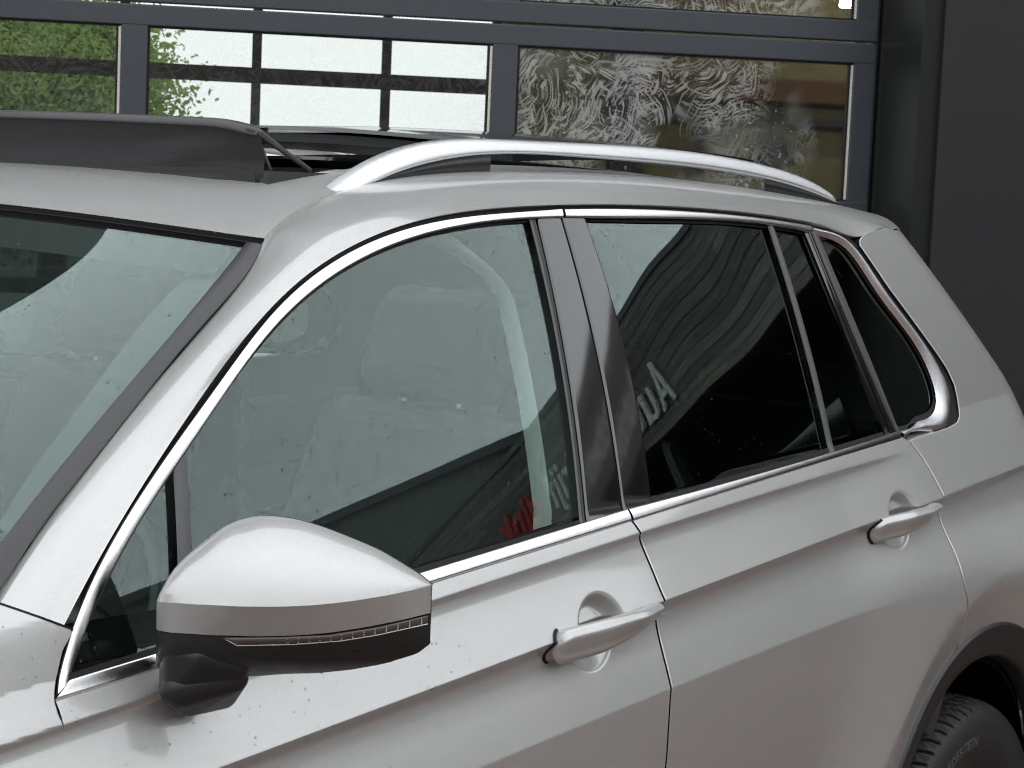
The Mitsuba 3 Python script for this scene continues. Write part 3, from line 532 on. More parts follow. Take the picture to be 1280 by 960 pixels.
# ------------------------------------------------------------------ door handles
HS = np.array([(-.010, .55), (-.006, .95), (0, 1.0), (.006, .86), (.0098, .62), (.0104, .50), (.0090, .30), (.0055, -.05), (.001, -.5), (-.0025, -.85), (-.007, -1.0), (-.011, -.7), (-.012, 0.)])
hs = splev(np.linspace(0, 1, 61), splprep(np.vstack([HS, HS[:1]]).T, s=1.2e-7, per=True, k=3)[0]); hs = np.array(hs).T
def handle(x0, x1, z0, z1, hmax):
    n = 110; t = np.clip(.5 - .5 * np.cos(np.pi * np.linspace(0, 1, n)), 1e-5, 1 - 1e-5); x = x0 + (x1 - x0) * t; zm = z0 + (z1 - z0) * t
    hh = hmax * (1 - np.maximum(0, 1 - t / .07) ** 2) ** .5 * (1 - .48 * sm(.30, 1.0, t)) * (1 - np.maximum(0, (t - .93) / .07) ** 2) ** .5 + .0006
    th_ = (1 - np.maximum(0, 1 - t / .06) ** 2) ** .5 * (1 - np.maximum(0, (t - .95) / .05) ** 2) ** .5
    out = .0125 + .017 * sm(0, .45, t) * (1 - .55 * sm(.7, 1, t))
    R_ = []; yref = yside(x, zm + .004); yref = gaussian_filter1d(np.minimum(yref, gaussian_filter1d(yref, 6)), 4)
    for k in range(n):
        R_.append(np.stack([np.full(61, x[k]), yref[k] - out[k] * th_[k] - hs[:, 0] * (.25 + .75 * th_[k]), zm[k] + hs[:, 1] * hh[k]], 1))
    m = patch(R_); cen = np.repeat(np.array(R_).mean(1)[:, None], 61, 1).reshape(-1, 3)
    return m if ((m[0] - cen) * m[2]).sum() > 0 else (m[0], m[1][:, ::-1], -m[2])
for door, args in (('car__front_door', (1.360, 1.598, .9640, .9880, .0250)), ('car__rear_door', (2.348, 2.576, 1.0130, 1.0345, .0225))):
    m = handle(*args); put(door + '__handle', m, 'm_paint'); put(door + '_001__handle', mirrored(m), 'm_paint')
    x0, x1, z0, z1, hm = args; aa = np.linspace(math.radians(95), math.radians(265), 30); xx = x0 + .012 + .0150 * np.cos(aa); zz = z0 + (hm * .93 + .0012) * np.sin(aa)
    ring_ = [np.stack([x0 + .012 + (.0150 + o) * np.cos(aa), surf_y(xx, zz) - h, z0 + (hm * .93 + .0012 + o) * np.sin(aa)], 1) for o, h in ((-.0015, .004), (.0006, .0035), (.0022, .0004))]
    both(door + '__handle_gap_shade', patch(np.stack(ring_, 1)), 'm_seal')  # dark ring drawn for the shaded gap round the handle's front end
    # seam of the separate end cap: a thin raised joint round the tail of the grip
hx, hz = 1.594, .9860
tm('car__front_door__lock_mark', box(hx, float(yside(hx, hz)) - .0285, hz - .004, .009, .002, .0025), 'm_satin')
# ------------------------------------------------------------------ wheel arch trim and wheel
TX, TZ, TR = 2.925, .250, .345
th = th_a = np.linspace(math.radians(-8), math.radians(188), 140); R_ = []
for a in th:
    row = []
    for r, o in ((RA + .010, .004), (RA + .006, -.003), (RA + .001, -.0055), (RA - .006, -.005), (RA - .0085, -.0015), (RA - .012, -.0010), (RA - .030, .001), (RA - .056, .010), (RA - .064, .020), (RA - .066, .05)):
        x, z = WX + (RA + .012) * math.cos(a), WZ + (RA + .012) * math.sin(a); row.append((WX + r * math.cos(a), float(yside(x, max(z, .36))) + o, WZ + r * math.sin(a)))
    R_.append(row)
m = patch(R_); AT = both('car__wheel_arch_trim', fixn(m, np.array([0, -1., 0])), 'm_black_plastic')
rows = [[(WX + r * math.cos(a), y, WZ + r * math.sin(a)) for r, y in ((RA - .078, .03), (RA - .02, .06), (RA - .01, .30), (.05, .31))] for a in th]
both('car__wheel_arch_liner', patch(rows), 'm_void')
Y0 = .022
prof = [(0.19, .046), (.205, .030), (.222, .020), (.232, .014), (.246, .008), (.262, .004), (.280, .002), (.300, .004), (.316, .010), (.326, .018), (.333, .026), (.338, .036), (.3415, .050), (.344, .075), (.345, .12), (.344, .165), (.3415, .19), (.338, .204), (.326, .22), (.30, .236), (.262, .238), (.222, .22), (.19, .2)]
pf = spl(prof, 150, s=.0004); na = 1500; an = np.linspace(0, 2 * np.pi, na)
rr, yl = pf[:, 0], pf[:, 1]; tread = sm(.320, .331, rr) * (1 - sm(.205, .222, yl))
A, YL = np.meshgrid(an, yl, indexing='ij'); nb = 66
ph = (A * nb / (2 * np.pi) + np.abs(YL - .12) * 16) % 1
lat = sm(.0, .05, ph) * (1 - sm(.20, .25, ph)); sip = sum(sm(.0, .02, (ph - c) % 1) * (1 - sm(.03, .05, (ph - c) % 1)) for c in (.42, .56, .70, .84))
circ = sum(np.exp(-((YL - c) / .0045) ** 2) for c in (.078, .105, .135, .162))
step = np.exp(-((YL - .0215) / .0016) ** 2) * (1 - sm(.325, .34, rr))[None]
D = tread[None] * np.clip(lat * .0075 + circ * .008 + sip * .0025, 0, .0085) + .0012 * step
RR_ = rr[None] - D
sh = np.stack([TX + RR_ * np.cos(A), Y0 + YL + .6 * D * (1 - sm(.03, .06, YL)), TZ + RR_ * np.sin(A)], -1)
m = patch(sh); i = len(m[2]) // 2
TY = put('car__wheel__tyre', m if m[2][i + 75 - 75 + 0] @ (m[0][i] - [TX, Y0 + .12, TZ]) > 0 else (m[0], m[1][:, ::-1], -m[2]), 'm_tyre')
# raised name on the sidewall
txt = meshkit.text_mesh('VREDESTEIN', .020, .0012, True); v = np.array(txt.vertices); w_ = v[:, 0].max(); a = math.radians(102) - (v[:, 0] - w_ * .70) / .272
r_ = .262 + v[:, 1]
txt.vertices = np.stack([TX + r_ * np.cos(a), Y0 + np.interp(r_, rr[:60], yl[:60]) - v[:, 2] + .0003, TZ + r_ * np.sin(a)], 1)
tm('car__wheel__tyre__lettering', txt, 'm_tyre_text')
ring = [[(TX + r * math.cos(a), Y0 + y, TZ + r * math.sin(a)) for r, y in ((.196, .05), (.190, .044), (.183, .048), (.176, .07), (.17, .16))] for a in np.linspace(0, 2 * np.pi, 120)]
put('car__wheel__rim', fixn(patch(ring), np.array([0, -1., 0])), 'm_satin')
for k in range(5):
    a = 2 * math.pi * (k + .25) / 5; c, s = math.cos(a), math.sin(a)
    tm('car__wheel__spoke', hull([((TX + .05 * c, Y0 + .05, TZ + .05 * s), .03), ((TX + .17 * c - .02 * s, Y0 + .035, TZ + .17 * s + .02 * c), .012), ((TX + .17 * c + .02 * s, Y0 + .035, TZ + .17 * s - .02 * c), .012)]), 'm_satin', 40)
# the other three wheels and the front arches
FA = []
for a in th_a:
    row = []
    for r, o in ((RA + .010, .004), (RA + .001, -.0055), (RA - .0085, -.0015), (RA - .030, .001), (RA - .056, .010), (RA - .066, .05)):
        row.append((FX_ + r * math.cos(a), float(yside(FX_ + (RA + .012) * math.cos(a), max(FZ_ + (RA + .012) * math.sin(a), .36))) + o, FZ_ + r * math.sin(a)))
    FA.append(row)
both('car__wheel_arch_trim', fixn(patch(FA), np.array([0, -1., 0])), 'm_black_plastic')
both('car__wheel_arch_liner', patch([[(FX_ + r * math.cos(a), y, FZ_ + r * math.sin(a)) for r, y in ((RA - .078, .06), (RA - .02, .09), (RA - .01, .30), (.05, .31))] for a in th_a]), 'm_void')
for n_w, (dx_, flip) in enumerate(((FX_ - TX, 0), (0, 1), (FX_ - TX, 1)), 1):
    M = T().translate([dx_, 2 * YC if flip else .03 * (dx_ != 0), 0]).scale([1, -1 if flip else 1, 1])
    for k in [k for k in scene if k.startswith('car__wheel__') and scene[k].get('type') == 'ply']: scene[f'car__wheel_{n_w:03d}' + k[10:]] = {**scene[k], 'to_world': M}
# ------------------------------------------------------------------ cabin
def seat(name, yc, x, back_x):
    k = f'car__{name}'
    tm(k + '__cushion', hull([((x - .22, yc - .22, .60), .06), ((x - .22, yc + .22, .60), .06), ((x + .24, yc - .22, .55), .06), ((x + .24, yc + .22, .55), .06)]), 'm_seat', 40)
    tm(k + '__backrest', hull([((back_x, yc - .21, .64), .07), ((back_x, yc + .21, .64), .07), ((back_x + .20, yc - .17, 1.16), .06), ((back_x + .20, yc + .17, 1.16), .06)]), 'm_seat', 40)
    tm(k + '__headrest', hull([((back_x + .22, yc - .10, 1.28), .055), ((back_x + .22, yc + .10, 1.28), .055), ((back_x + .24, yc - .09, 1.37), .045), ((back_x + .24, yc + .09, 1.37), .045)]), 'm_seat', 40)
    for s in (-.06, .06): tm(k + '__headrest_post', hull([((back_x + .20, yc + s, 1.16), .007), ((back_x + .22, yc + s, 1.26), .007)]), 'm_satin', 40)
seat('front_seat', .53, 1.36, 1.56); seat('front_seat_001', 1.31, 1.36, 1.56)
for yc in (.50, .92, 1.34):
    tm('car__rear_seat', trimesh.util.concatenate([hull([((2.2, yc - .18, .62), .06), ((2.2, yc + .18, .62), .06), ((2.6, yc - .18, .58), .06), ((2.6, yc + .18, .58), .06)]), hull([((2.58, yc - .17, .66), .06), ((2.58, yc + .17, .66), .06), ((2.76, yc - .16, 1.12), .05), ((2.76, yc + .16, 1.12), .05)]), hull([((2.78, yc - .09, 1.22), .045), ((2.78, yc + .09, 1.22), .045)])]), 'm_seat', 40)
tor = trimesh.creation.torus(.175, .016, 48, 14); M = trimesh.transformations.rotation_matrix(math.radians(-64), [0, 1, 0]); M[:3, 3] = (.98, .53, .96); tor.apply_transform(M)
tm('car__steering_wheel', tor, 'm_black_plastic', True)
hub = hull([((.965, .53, .96), .06), ((.965, .40, .96), .018), ((.965, .66, .96), .018), ((1.0, .53, .82), .018)]); tm('car__steering_wheel__hub', hub, 'm_black_plastic', 40)
u = np.linspace(0, 1, 40); D_ = []
for t in np.linspace(0, 1, 24):
    x = .50 + .42 * t; y0 = .13 - .0 * t; D_.append(np.stack([x - .20 * 4 * u * (1 - u) * (1 - t), y0 + 2 * (YC - y0) * u, 1.035 - .02 * t - .05 * max(0, t - .8) / .2 + .03 * np.exp(-((u - .26) / .1) ** 2) * t], 1))
put('car__dashboard', join(patch(D_), patch(np.stack([D_[-1], D_[-1] - np.array([-.03, 0, .45])]))), 'm_cabin_dark')
tm('car__cabin_floor', box(2.0, YC, .36, 3.4, 1.5, .04), 'm_cabin_dark')
tm('car__bulkhead', box(.52, YC, .70, .05, 1.55, .60), 'm_cabin_dark')
tm('car__parcel_shelf', box(3.05, YC, 1.08, .5, 1.3, .02), 'm_cabin_dark')
# headliner just under the roof, open below the sliding roof
V = RP[12:, 8:-8] - np.array([0, 0, .035]); m = patch(V); hole = (np.abs(m[0][:, 1] - YC) < .47) & (m[0][:, 0] > open_front(m[0][:, 1]) + .02) & (m[0][:, 0] < 1.95)
put('car__headliner', (m[0], m[1][~hole[m[1]].all(1)], m[2]), 'm_cabin_light')
# inner trims of the pillars and doors
for tr in (0, 1):
    r1, r2 = [], []
    for z in np.linspace(1.02, 1.565, 40):
        x = float(g_(max(z, 1.12))); y = float(yabove(np.array(x), np.array(max(z, 1.12)))); sw = .22 * sm(1.40, 1.565, z) ** 1.6
        r1.append([(x - .050 - sw * .3, y + .024, z), (x - .054 - sw * .5, y + .060, z), (x - .058 - sw * .7, y + .095, z)])
        r2.append([(x - .059 - sw * .7, y + .093, z), (x - .062 - sw * .9, y + .100, z), (x - .060 - sw, y + .126, z), (x - .045 - sw, y + .136, z), (x + .05, y + .138, z), (x + .07, y + .06, z)])
    for nm, r_, b_ in (('car__pillar_lining', r2, 'm_cabin_light'), ('car__pillar_lining__door_seal', r1, 'm_cabin_grey')):
        m = patch(np.array(r_)); put(nm, m if tr == 0 else mirrored(m), b_)
    a = lift(spl(C_IN_F[2:] + C_IN_R[1:], 200), .034); b = a + np.array([0, .045, .012]); c_ = a + np.array([0, .0, .03])
    m = patch(np.stack([c_, a + np.array([0, .004, -.012]), a + np.array([0, .02, -.016]), b, b + np.array([0, .12, .015])], 1)); put('car__roof_lining_edge', m if tr == 0 else mirrored(m), 'm_cabin_grey')
    xx = np.linspace(.56, 2.5, 60); zt_ = zbf(xx); yy_ = yabove(xx, zt_)
    m = patch(np.stack([np.stack([xx, yy_ + .035, zt_ - .004], 1), np.stack([xx, yy_ + .07, zt_ - .015], 1), np.stack([xx, yy_ + .09, zt_ - .08], 1), np.stack([xx, yy_ + .09, zt_ - .6], 1)], 1)); put('car__door_lining', m if tr == 0 else mirrored(m), 'm_cabin_dark')
tm('car__inner_mirror', hull([((.985, YC - .11, 1.40), .012), ((.985, YC + .11, 1.40), .012), ((.99, YC - .10, 1.44), .012), ((.99, YC + .10, 1.44), .012)]), 'm_black_plastic', 40)
# dark body shell behind the gaps
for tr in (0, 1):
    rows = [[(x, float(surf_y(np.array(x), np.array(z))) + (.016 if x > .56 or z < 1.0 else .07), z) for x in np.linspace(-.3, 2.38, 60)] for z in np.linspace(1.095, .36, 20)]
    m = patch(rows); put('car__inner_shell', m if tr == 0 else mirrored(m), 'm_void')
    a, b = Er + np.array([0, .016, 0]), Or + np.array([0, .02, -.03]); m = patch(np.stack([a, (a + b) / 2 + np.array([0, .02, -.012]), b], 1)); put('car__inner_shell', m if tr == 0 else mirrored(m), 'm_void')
# ------------------------------------------------------------------ rain drops left on glass and paint
ICO = trimesh.creation.icosphere(1)
def drops(key, pts, nrm, r):
    V, F, N, k = [], [], [], 0
    for p, n, q in zip(pts, nrm, r):
        t = norm(np.cross(n, [.3, .2, .9])); b = np.cross(n, t); M = np.stack([t * q * 1.0, b * q * rng.uniform(1, 1.35), n * q * .42])
        V.append(p + ICO.vertices @ M); F.append(ICO.faces + k); k += len(ICO.vertices); N.append(norm(ICO.vertices @ np.stack([t, b, n * 2.2])))
    add(key, np.concatenate(V), np.concatenate(F), 'm_water', np.concatenate(N)); labels[key] = {'kind': 'stuff', 'label': 'small rain drops'}
def on_grid(mesh, cnt, seed, test=None, thr=.5, sc=9.):
    g = np.random.default_rng(seed); v, f, n = mesh; out, nn = [], []
    i = g.integers(0, len(v), cnt * 30); P = v[i]; keep = meshkit.fbm(P * sc, 3, seed) + g.uniform(-.22, .22, len(P)) > thr
    if test is not None: keep &= test(P)
    P = P[keep][:cnt] ; N = n[i][keep][:cnt]; return P + np.stack([g.uniform(-.003, .003, len(P)), 0 * P[:, 0], g.uniform(-.003, .003, len(P))], 1) * 0 + N * 0., norm(N)
def shape_arrays(key):
    v, f, n, *_ = meshkit.WRITTEN[scene[key]['filename']]; return np.array(v, float), f, np.array(n, float)
for key, cnt, seed, test, rr_ in (('car__front_window', 330, 1, None, (.0009, .0019)), ('car__windscreen', 300, 2, lambda P: P[:, 1] < .9, (.0009, .0019)), ('car__front_quarter_window', 40, 3, None, (.0009, .0018)), ('car__rear_window', 160, 4, None, (.0008, .0015)),
                                  ('car__front_door', 170, 5, lambda P: (P[:, 0] < 1.25) & (P[:, 2] > .8), (.0006, .0013)), ('car__front_wing', 60, 6, lambda P: (P[:, 0] > .2) & (P[:, 2] > .85), (.0006, .0012)), ('car__roof', 90, 7, lambda P: (P[:, 0] < 1.25) & (P[:, 1] < .9), (.0006, .0013)), ('car__wing_mirror__housing', 40, 8, lambda P: P[:, 2] > 1.02, (.0009, .0018))):
    v, f, n = shape_arrays(key); s = 1 if key in ('car__windscreen', 'car__roof', 'car__wing_mirror__housing') else 1
    P, N = on_grid((v, f, n), cnt, seed, test)
    N = np.where(((CAM - P) * N).sum(1, keepdims=True) < 0, -N, N)
    drops(key + '__rain_drops' if key.count('__') < 2 else key.rsplit('__', 1)[0] + '__rain_drops', P + N * .0002, N, rng.uniform(*rr_, len(P)))
# ------------------------------------------------------------------ ground and garage behind
W_ = np.array([math.cos(-.75825), math.sin(-.75825), 0]); N_ = np.array([-W_[1], W_[0], 0]); GR_ = np.stack([W_, N_, [0, 0, 1.]], 1)
def gbox(a0, a1, n0, n1, z0, z1, bev=0.):
    m = box((a0 + a1) / 2, (n0 + n1) / 2, (z0 + z1) / 2, a1 - a0, n1 - n0, z1 - z0, bev=bev)
    M = np.eye(4); M[:3, :3] = GR_; m.apply_transform(M); return m
GZ = -.095
scene['ground'] = {'type': 'rectangle', 'to_world': T().translate([0, 0, GZ]).scale([400, 400, 1]), 'bsdf': {'type': 'ref', 'id': 'm_pavers'}}
# sectional door: sections of framed panes
PITCH, A_R, SEC = 1.2055, 2.813, .61
seams = [2.110 + SEC * k for k in (-3, -2, -1, 0, 1, 2, 3, 4)]; a_left = A_R - .075 - 4 * PITCH - 1.13 - .08
for s0, s1 in zip(seams[:-1], seams[1:]):
    lo, hi = s0 + .0035, s1 - .0035; parts = []
    parts.append(gbox(a_left, A_R, 5.0, 5.045, lo, s0 + .073, .004)); parts.append(gbox(a_left, A_R, 5.0, 5.045, s1 - .071, hi, .004))
    edges = [(A_R - .075, A_R)] + [(A_R - .075 - 1.1555 - (k * PITCH) - (PITCH - 1.1555) * 1.0 - .0335, A_R - .075 - 1.1555 - k * PITCH) for k in range(4)] + [(a_left, a_left + .08)]
    for e0, e1 in edges: parts.append(gbox(e0, e1, 5.0015, 5.0435, s0 + .070, s1 - .068, .003))
    f = trimesh.util.concatenate(parts); key = tm('garage_door__section', f, 'm_slate')
    holes = [(edges[k + 1][1], edges[k][0]) for k in range(5)]
    for h0, h1 in holes:
        q = np.array([[h0 + .002, 5.020, s0 + .070], [h1 - .002, 5.020, s0 + .070], [h1 - .002, 5.020, s1 - .068], [h0 + .002, 5.020, s1 - .068]]) @ GR_.T
        add(key + '__pane', q, np.array([[0, 1, 2], [0, 2, 3]]), 'm_dirty_glass')
        b = .008; tm(key + '__gasket', trimesh.util.concatenate([gbox(h0, h1, 5.010, 5.030, s1 - .0685 - b, s1 - .0685), gbox(h0, h1, 5.010, 5.030, s0 + .0705, s0 + .0705 + b), gbox(h0, h0 + b, 5.0105, 5.0295, s0 + .0705 + b, s1 - .0685 - b)]), 'm_seal')
        tm(key + '__glazing_bead', gbox(h1 - .009, h1 - .001, 5.009, 5.031, s0 + .0705 + b, s1 - .0685 - b), 'm_bead')
        tm(key + '__gasket', gbox(h1 - .016, h1 - .0095, 5.011, 5.029, s0 + .0705 + b, s1 - .0685 - b), 'm_seal')
TOPZ = 6.3; dtop = seams[-1]
for a0, a1 in ((2.835, 2.90), (a_left - .09, a_left - .022)): tm('garage_building__reveal', gbox(a0, a1, 4.62, 5.30, GZ, dtop + .1), 'm_reveal')
tm('garage_building__wall', gbox(2.9005, 8.21, 4.60, 4.66, GZ, TOPZ), 'm_cladding')
tm('garage_building__wall', gbox(-9, a_left - .0905, 4.60, 4.66, GZ, TOPZ), 'm_cladding')
tm('garage_building__lintel', gbox(a_left - .09, 2.9, 4.601, 4.66, dtop + .03, TOPZ), 'm_cladding')
for a0, a1 in ((2.815, 2.834), (a_left - .021, a_left - .002)): tm('garage_building__door_track', gbox(a0, a1, 5.05, 5.12, GZ, dtop), 'm_slate')
tm('garage_building__roof', gbox(-9, 8.2, 4.7, 10.4, TOPZ - .3, TOPZ), 'm_cladding')
tm('garage_building__side_wall', gbox(8.0, 8.2, 5.05, 10.3, GZ, TOPZ - .31), 'm_olive')
tm('garage_building__side_wall', gbox(-6.2, -6.0, 5.05, 10.3, GZ, TOPZ - .31), 'm_olive')
tm('garage_building__floor', gbox(-6, 8, 4.7, 10.3, GZ + .004, GZ + .012), 'm_concrete')
tm('garage_building__back_wall', trimesh.util.concatenate([gbox(2.29, 7.99, 10.0, 10.12, GZ + .02, TOPZ - .31), gbox(-5.99, 2.289, 10.0, 10.12, 4.61, TOPZ - .31), gbox(-5.99, -3.69, 10.0, 10.12, GZ + .02, 4.609)]), 'm_olive')
# back door with plain bars
bars = [gbox(-3.68, 2.28, 9.98, 10.04, z - .043, z + .043) for z in (.28, .89, 1.5, 2.11, 2.72, 3.33, 3.94, 4.55)]
va = [.897 + .729 * k for k in range(-6, 3)]
bars2 = [gbox(a - .026, a + .026, 9.985, 10.035, z + .0435, z + .61 - .0435) for a in va[:-1] + [2.25] for z in (.28, .89, 1.5, 2.11, 2.72, 3.33, 3.94)]
for b in bars: tm('back_door__rail', b, 'm_bar')
tm('back_door__mullions', trimesh.util.concatenate(bars2), 'm_bar'); labels['back_door__mullions'] = {'kind': 'stuff'}
for i in range(8):
    for z in (1.5, 2.11, .89, 2.72, 3.33, 3.94):
        q = np.array([[va[i] + .026, 10.01, z + .043], [va[i + 1] - .026, 10.01, z + .043], [va[i + 1] - .026, 10.01, z + .567], [va[i] + .026, 10.01, z + .567]]) @ GR_.T
        add('back_door__pane', q, np.array([[0, 1, 2], [0, 2, 3]]), 'm_clear_pane')
# things inside, seen through the right pane
tm('steel_column', trimesh.util.concatenate([gbox(2.72, 2.865, 8.9, 8.92, GZ + .012, 5.95), gbox(2.72, 2.865, 9.03, 9.05, GZ + .012, 5.95), gbox(2.785, 2.80, 8.921, 9.029, GZ + .012, 5.95)]), 'm_dark_steel')
tm('wall_beam', gbox(2.92, 6.5, 9.86, 9.98, 2.10, 2.24, .01), 'm_brown_wood')
tm('wall_rail', gbox(2.92, 6.5, 9.90, 9.985, 1.97, 2.03, .006), 'm_dark_steel')
for a in (3.10, 3.46, 4.35): tm('wall_rail__bracket', gbox(a, a + .02, 9.93, 9.986, 1.0, 1.968), 'm_dark_steel')
tm('workshop_stand__post', gbox(3.60, 3.66, 8.96, 9.02, GZ + .012, 2.03), 'm_dark_steel')
tm('workshop_stand__head', gbox(3.53, 3.72, 8.90, 9.06, 1.73, 1.86, .012), 'm_dark_steel')
tm('workshop_stand__base', gbox(3.40, 3.86, 8.78, 9.20, GZ + .012, .03, .01), 'm_dark_steel')
for k, (a, n, z, l) in enumerate(((3.95, 7.6, 2.475, .9), (5.6, 7.6, 2.475, 1.2), (4.5, 9.2, 3.2, 1.4), (-1.5, 7.6, 3.9, 1.4))):
    key = 'tube_lamp' + (f'_{k:03d}' if k else '')
    tm(key + '__tube', gbox(a - l / 2, a + l / 2, n - .02, n + .02, z - .02, z + .02, .012), 'm_white'); scene[key + '__tube']['emitter'] = {'type': 'area', 'radiance': rgb(2.6, 2.35, 1.9)}
    tm(key + '__housing', gbox(a - l / 2 - .03, a + l / 2 + .03, n - .05, n + .05, z + .022, z + .07, .006), 'm_white')
    for s in (-.4, .4): tm(key + '__hanger', gbox(a + s - .004, a + s + .004, n - .004, n + .004, z + .07, 5.99), 'm_dark_steel')
# tree beyond the back door
def tree(key, a, n, h, r, seed, leaves):
    g = np.random.default_rng(seed); base = W_ * a + N_ * n
    tr = [hull([(base + [0, 0, GZ], .16), (base + [.05, .03, h * .45], .10)])]
    cl = []
    for k in range(26):
        ang, el, rr = g.uniform(0, 6.28), g.uniform(-.35, 1.2), r * g.uniform(.45, 1.) ; c = base + np.array([math.cos(ang) * math.cos(el) * rr, math.sin(ang) * math.cos(el) * rr, h * .55 + math.sin(el) * rr * 1.1])
        cl.append(c); tr.append(hull([(base + [.05, .03, h * g.uniform(.25, .45)], .05), (c, .012)]))
        for j in range(4):
            c2 = c + g.normal(0, .32, 3) * r * .5; tr.append(hull([(c, .012), (c2, .005)])); cl.append(c2)
    tm(key + '__trunk', trimesh.util.concatenate(tr), 'm_bark', 40)
    cl = np.array(cl); i = g.integers(0, len(cl), leaves); c = cl[i] + g.normal(0, 1, (leaves, 3)) * r * .17
    d = norm(g.normal(0, 1, (leaves, 3))); e = norm(np.cross(d, g.normal(0, 1, (leaves, 3)))); s = g.uniform(.022, .042, (leaves, 1))
    V = np.stack([c - d * s, c + e * s * .5, c + d * s, c - e * s * .5], 1).reshape(-1, 3); k = np.arange(leaves)[:, None] * 4
    add(key + '__crown', V, np.concatenate([k + [0, 1, 2], k + [0, 2, 3]]), 'm_leaf'); labels[key + '__crown'] = {'kind': 'stuff'}
tree('leafy_tree', -.62, 17, 2.9, 1.22, 3, 90000)
tree('leafy_tree_001', -1.95, 18.5, 2.25, .82, 5, 60000)
# ------------------------------------------------------------------ the yard opposite, seen in the car's windows and paint
nf = np.array([.8988, .4384, 0]); tf = np.array([.4384, -.8988, 0]); FR = np.stack([tf, nf, [0, 0, 1.]], 1); P0 = nf * 6.46
def fbox(q0, q1, n0, n1, z0, z1, bev=0.):
    m = box((q0 + q1) / 2, (n0 + n1) / 2, (z0 + z1) / 2, q1 - q0, n1 - n0, z1 - z0, bev=bev); M = np.eye(4); M[:3, :3] = FR; M[:3, 3] = P0; m.apply_transform(M); return m
g = np.random.default_rng(11); FZ0, FZ1 = 3.04, 4.17
nb = 11
for k in range(nb):
    z0 = FZ0 + (FZ1 - FZ0) * k / nb; q = 4.35
    while q < 17:
        l = g.uniform(1.6, 3.4); q1 = min(q + l, 17); tm('showroom__fascia__plank', fbox(q + .003, q1 - .003, -.02 - g.uniform(0, .006), .03, z0 + .004, z0 + (FZ1 - FZ0) / nb - .004), ['m_plank', 'm_plank_b', 'm_plank_c'][g.integers(0, 3)]); q = q1
tm('showroom__fascia', fbox(4.35, 17, .031, .30, FZ0, FZ1), 'm_dark_steel'); tm('showroom__fascia__coping', fbox(4.33, 17.02, -.05, .32, FZ1, FZ1 + .07), 'm_slate')
tm('showroom__wall', fbox(4.35, 17, 1.6, 1.8, GZ, 4.2), 'm_reveal'); tm('showroom__soffit', fbox(4.35, 17, .301, 1.6, FZ0, FZ0 + .05), 'm_reveal')
for q in np.arange(5.5, 17, 1.9): tm('showroom__window', fbox(q, q + 1.6, 1.56, 1.598, .1, 2.6), 'm_gloss_black')
for q in (8.6, 12.8, 16.8): tm('showroom__post', fbox(q - .06, q + .06, .08, .2, GZ, FZ0), 'm_dark_steel')
def letters(word, q, z, h, bsdf):
    for ch in word:
        t = meshkit.text_mesh(ch, h, .03, True); wd = t.vertices[:, 0].max(); v = np.array(t.vertices)
        t.vertices = P0 + np.outer(q + v[:, 0], tf) + np.outer(-.075 + (.03 - v[:, 2]) * 1.0, nf) * 1.0 + np.outer(z + v[:, 1], [0, 0, 1])
        tm('showroom__letter', t, bsdf); q += wd + h * .07
    return q
qn = letters('Autobedrijf', 7.75, 3.26, .41, 'm_letter'); letters('dink', qn + .22, 3.26, .41, 'm_letter_red')
# metal clad hall farther off
hc = np.array([math.sin(math.radians(44)), -math.cos(math.radians(44)), 0]); ht = np.array([hc[1], -hc[0], 0]) * -1
xs_ = np.arange(-14, 16, .09); prof_ = np.where((np.arange(len(xs_)) // 2) % 2 == 0, 0, .05)
base = hc * 24; rows = np.stack([[base + ht * x + hc * p + np.array([0, 0, z]) for x, p in zip(xs_, prof_)] for z in (GZ, 7.1)])
V, F, NN = patch(rows); add('metal_hall__cladding', V, F, 'm_metal_wall')
M = np.eye(4); M[:3, :3] = np.stack([ht, hc, [0, 0, 1.]], 1); M[:3, 3] = base
for nm, bx, b in (('metal_hall__coping', box(1, .3, 7.2, 30.4, 1.0, .22), 'm_slate'), ('metal_hall__roof', box(1, 5, 7.0, 30, 9.3, .2), 'm_slate'), ('metal_hall__back_wall', box(1, 9.5, 3.5, 30, .2, 7.0), 'm_slate')):
    bx.apply_transform(M); tm(nm, bx, b)
# dark building added unseen behind the viewer so the garage panes mirror dark
hb_ = np.array([-3.5, -17., 0]); M = np.eye(4); M[:3, :3] = np.stack([[.89, -.456, 0], [.456, .89, 0], [0, 0, 1.]], 1); M[:3, 3] = hb_
for nm, bx, b in (('added_building__wall', box(-6, 0, 2.2, 38, 6, 4.6), 'm_dark_brick'), ('added_building__roof', box(-6, 0, 4.62, 38.6, 6.6, .22), 'm_slate')):
    bx.apply_transform(M); tm(nm, bx, b)
for k in range(8):
    bx = box(-9.8 + 2.8 * k, 3.02, 1.9, 1.5, .06, 1.3); bx.apply_transform(M); tm('added_building__window', bx, 'm_gloss_black')
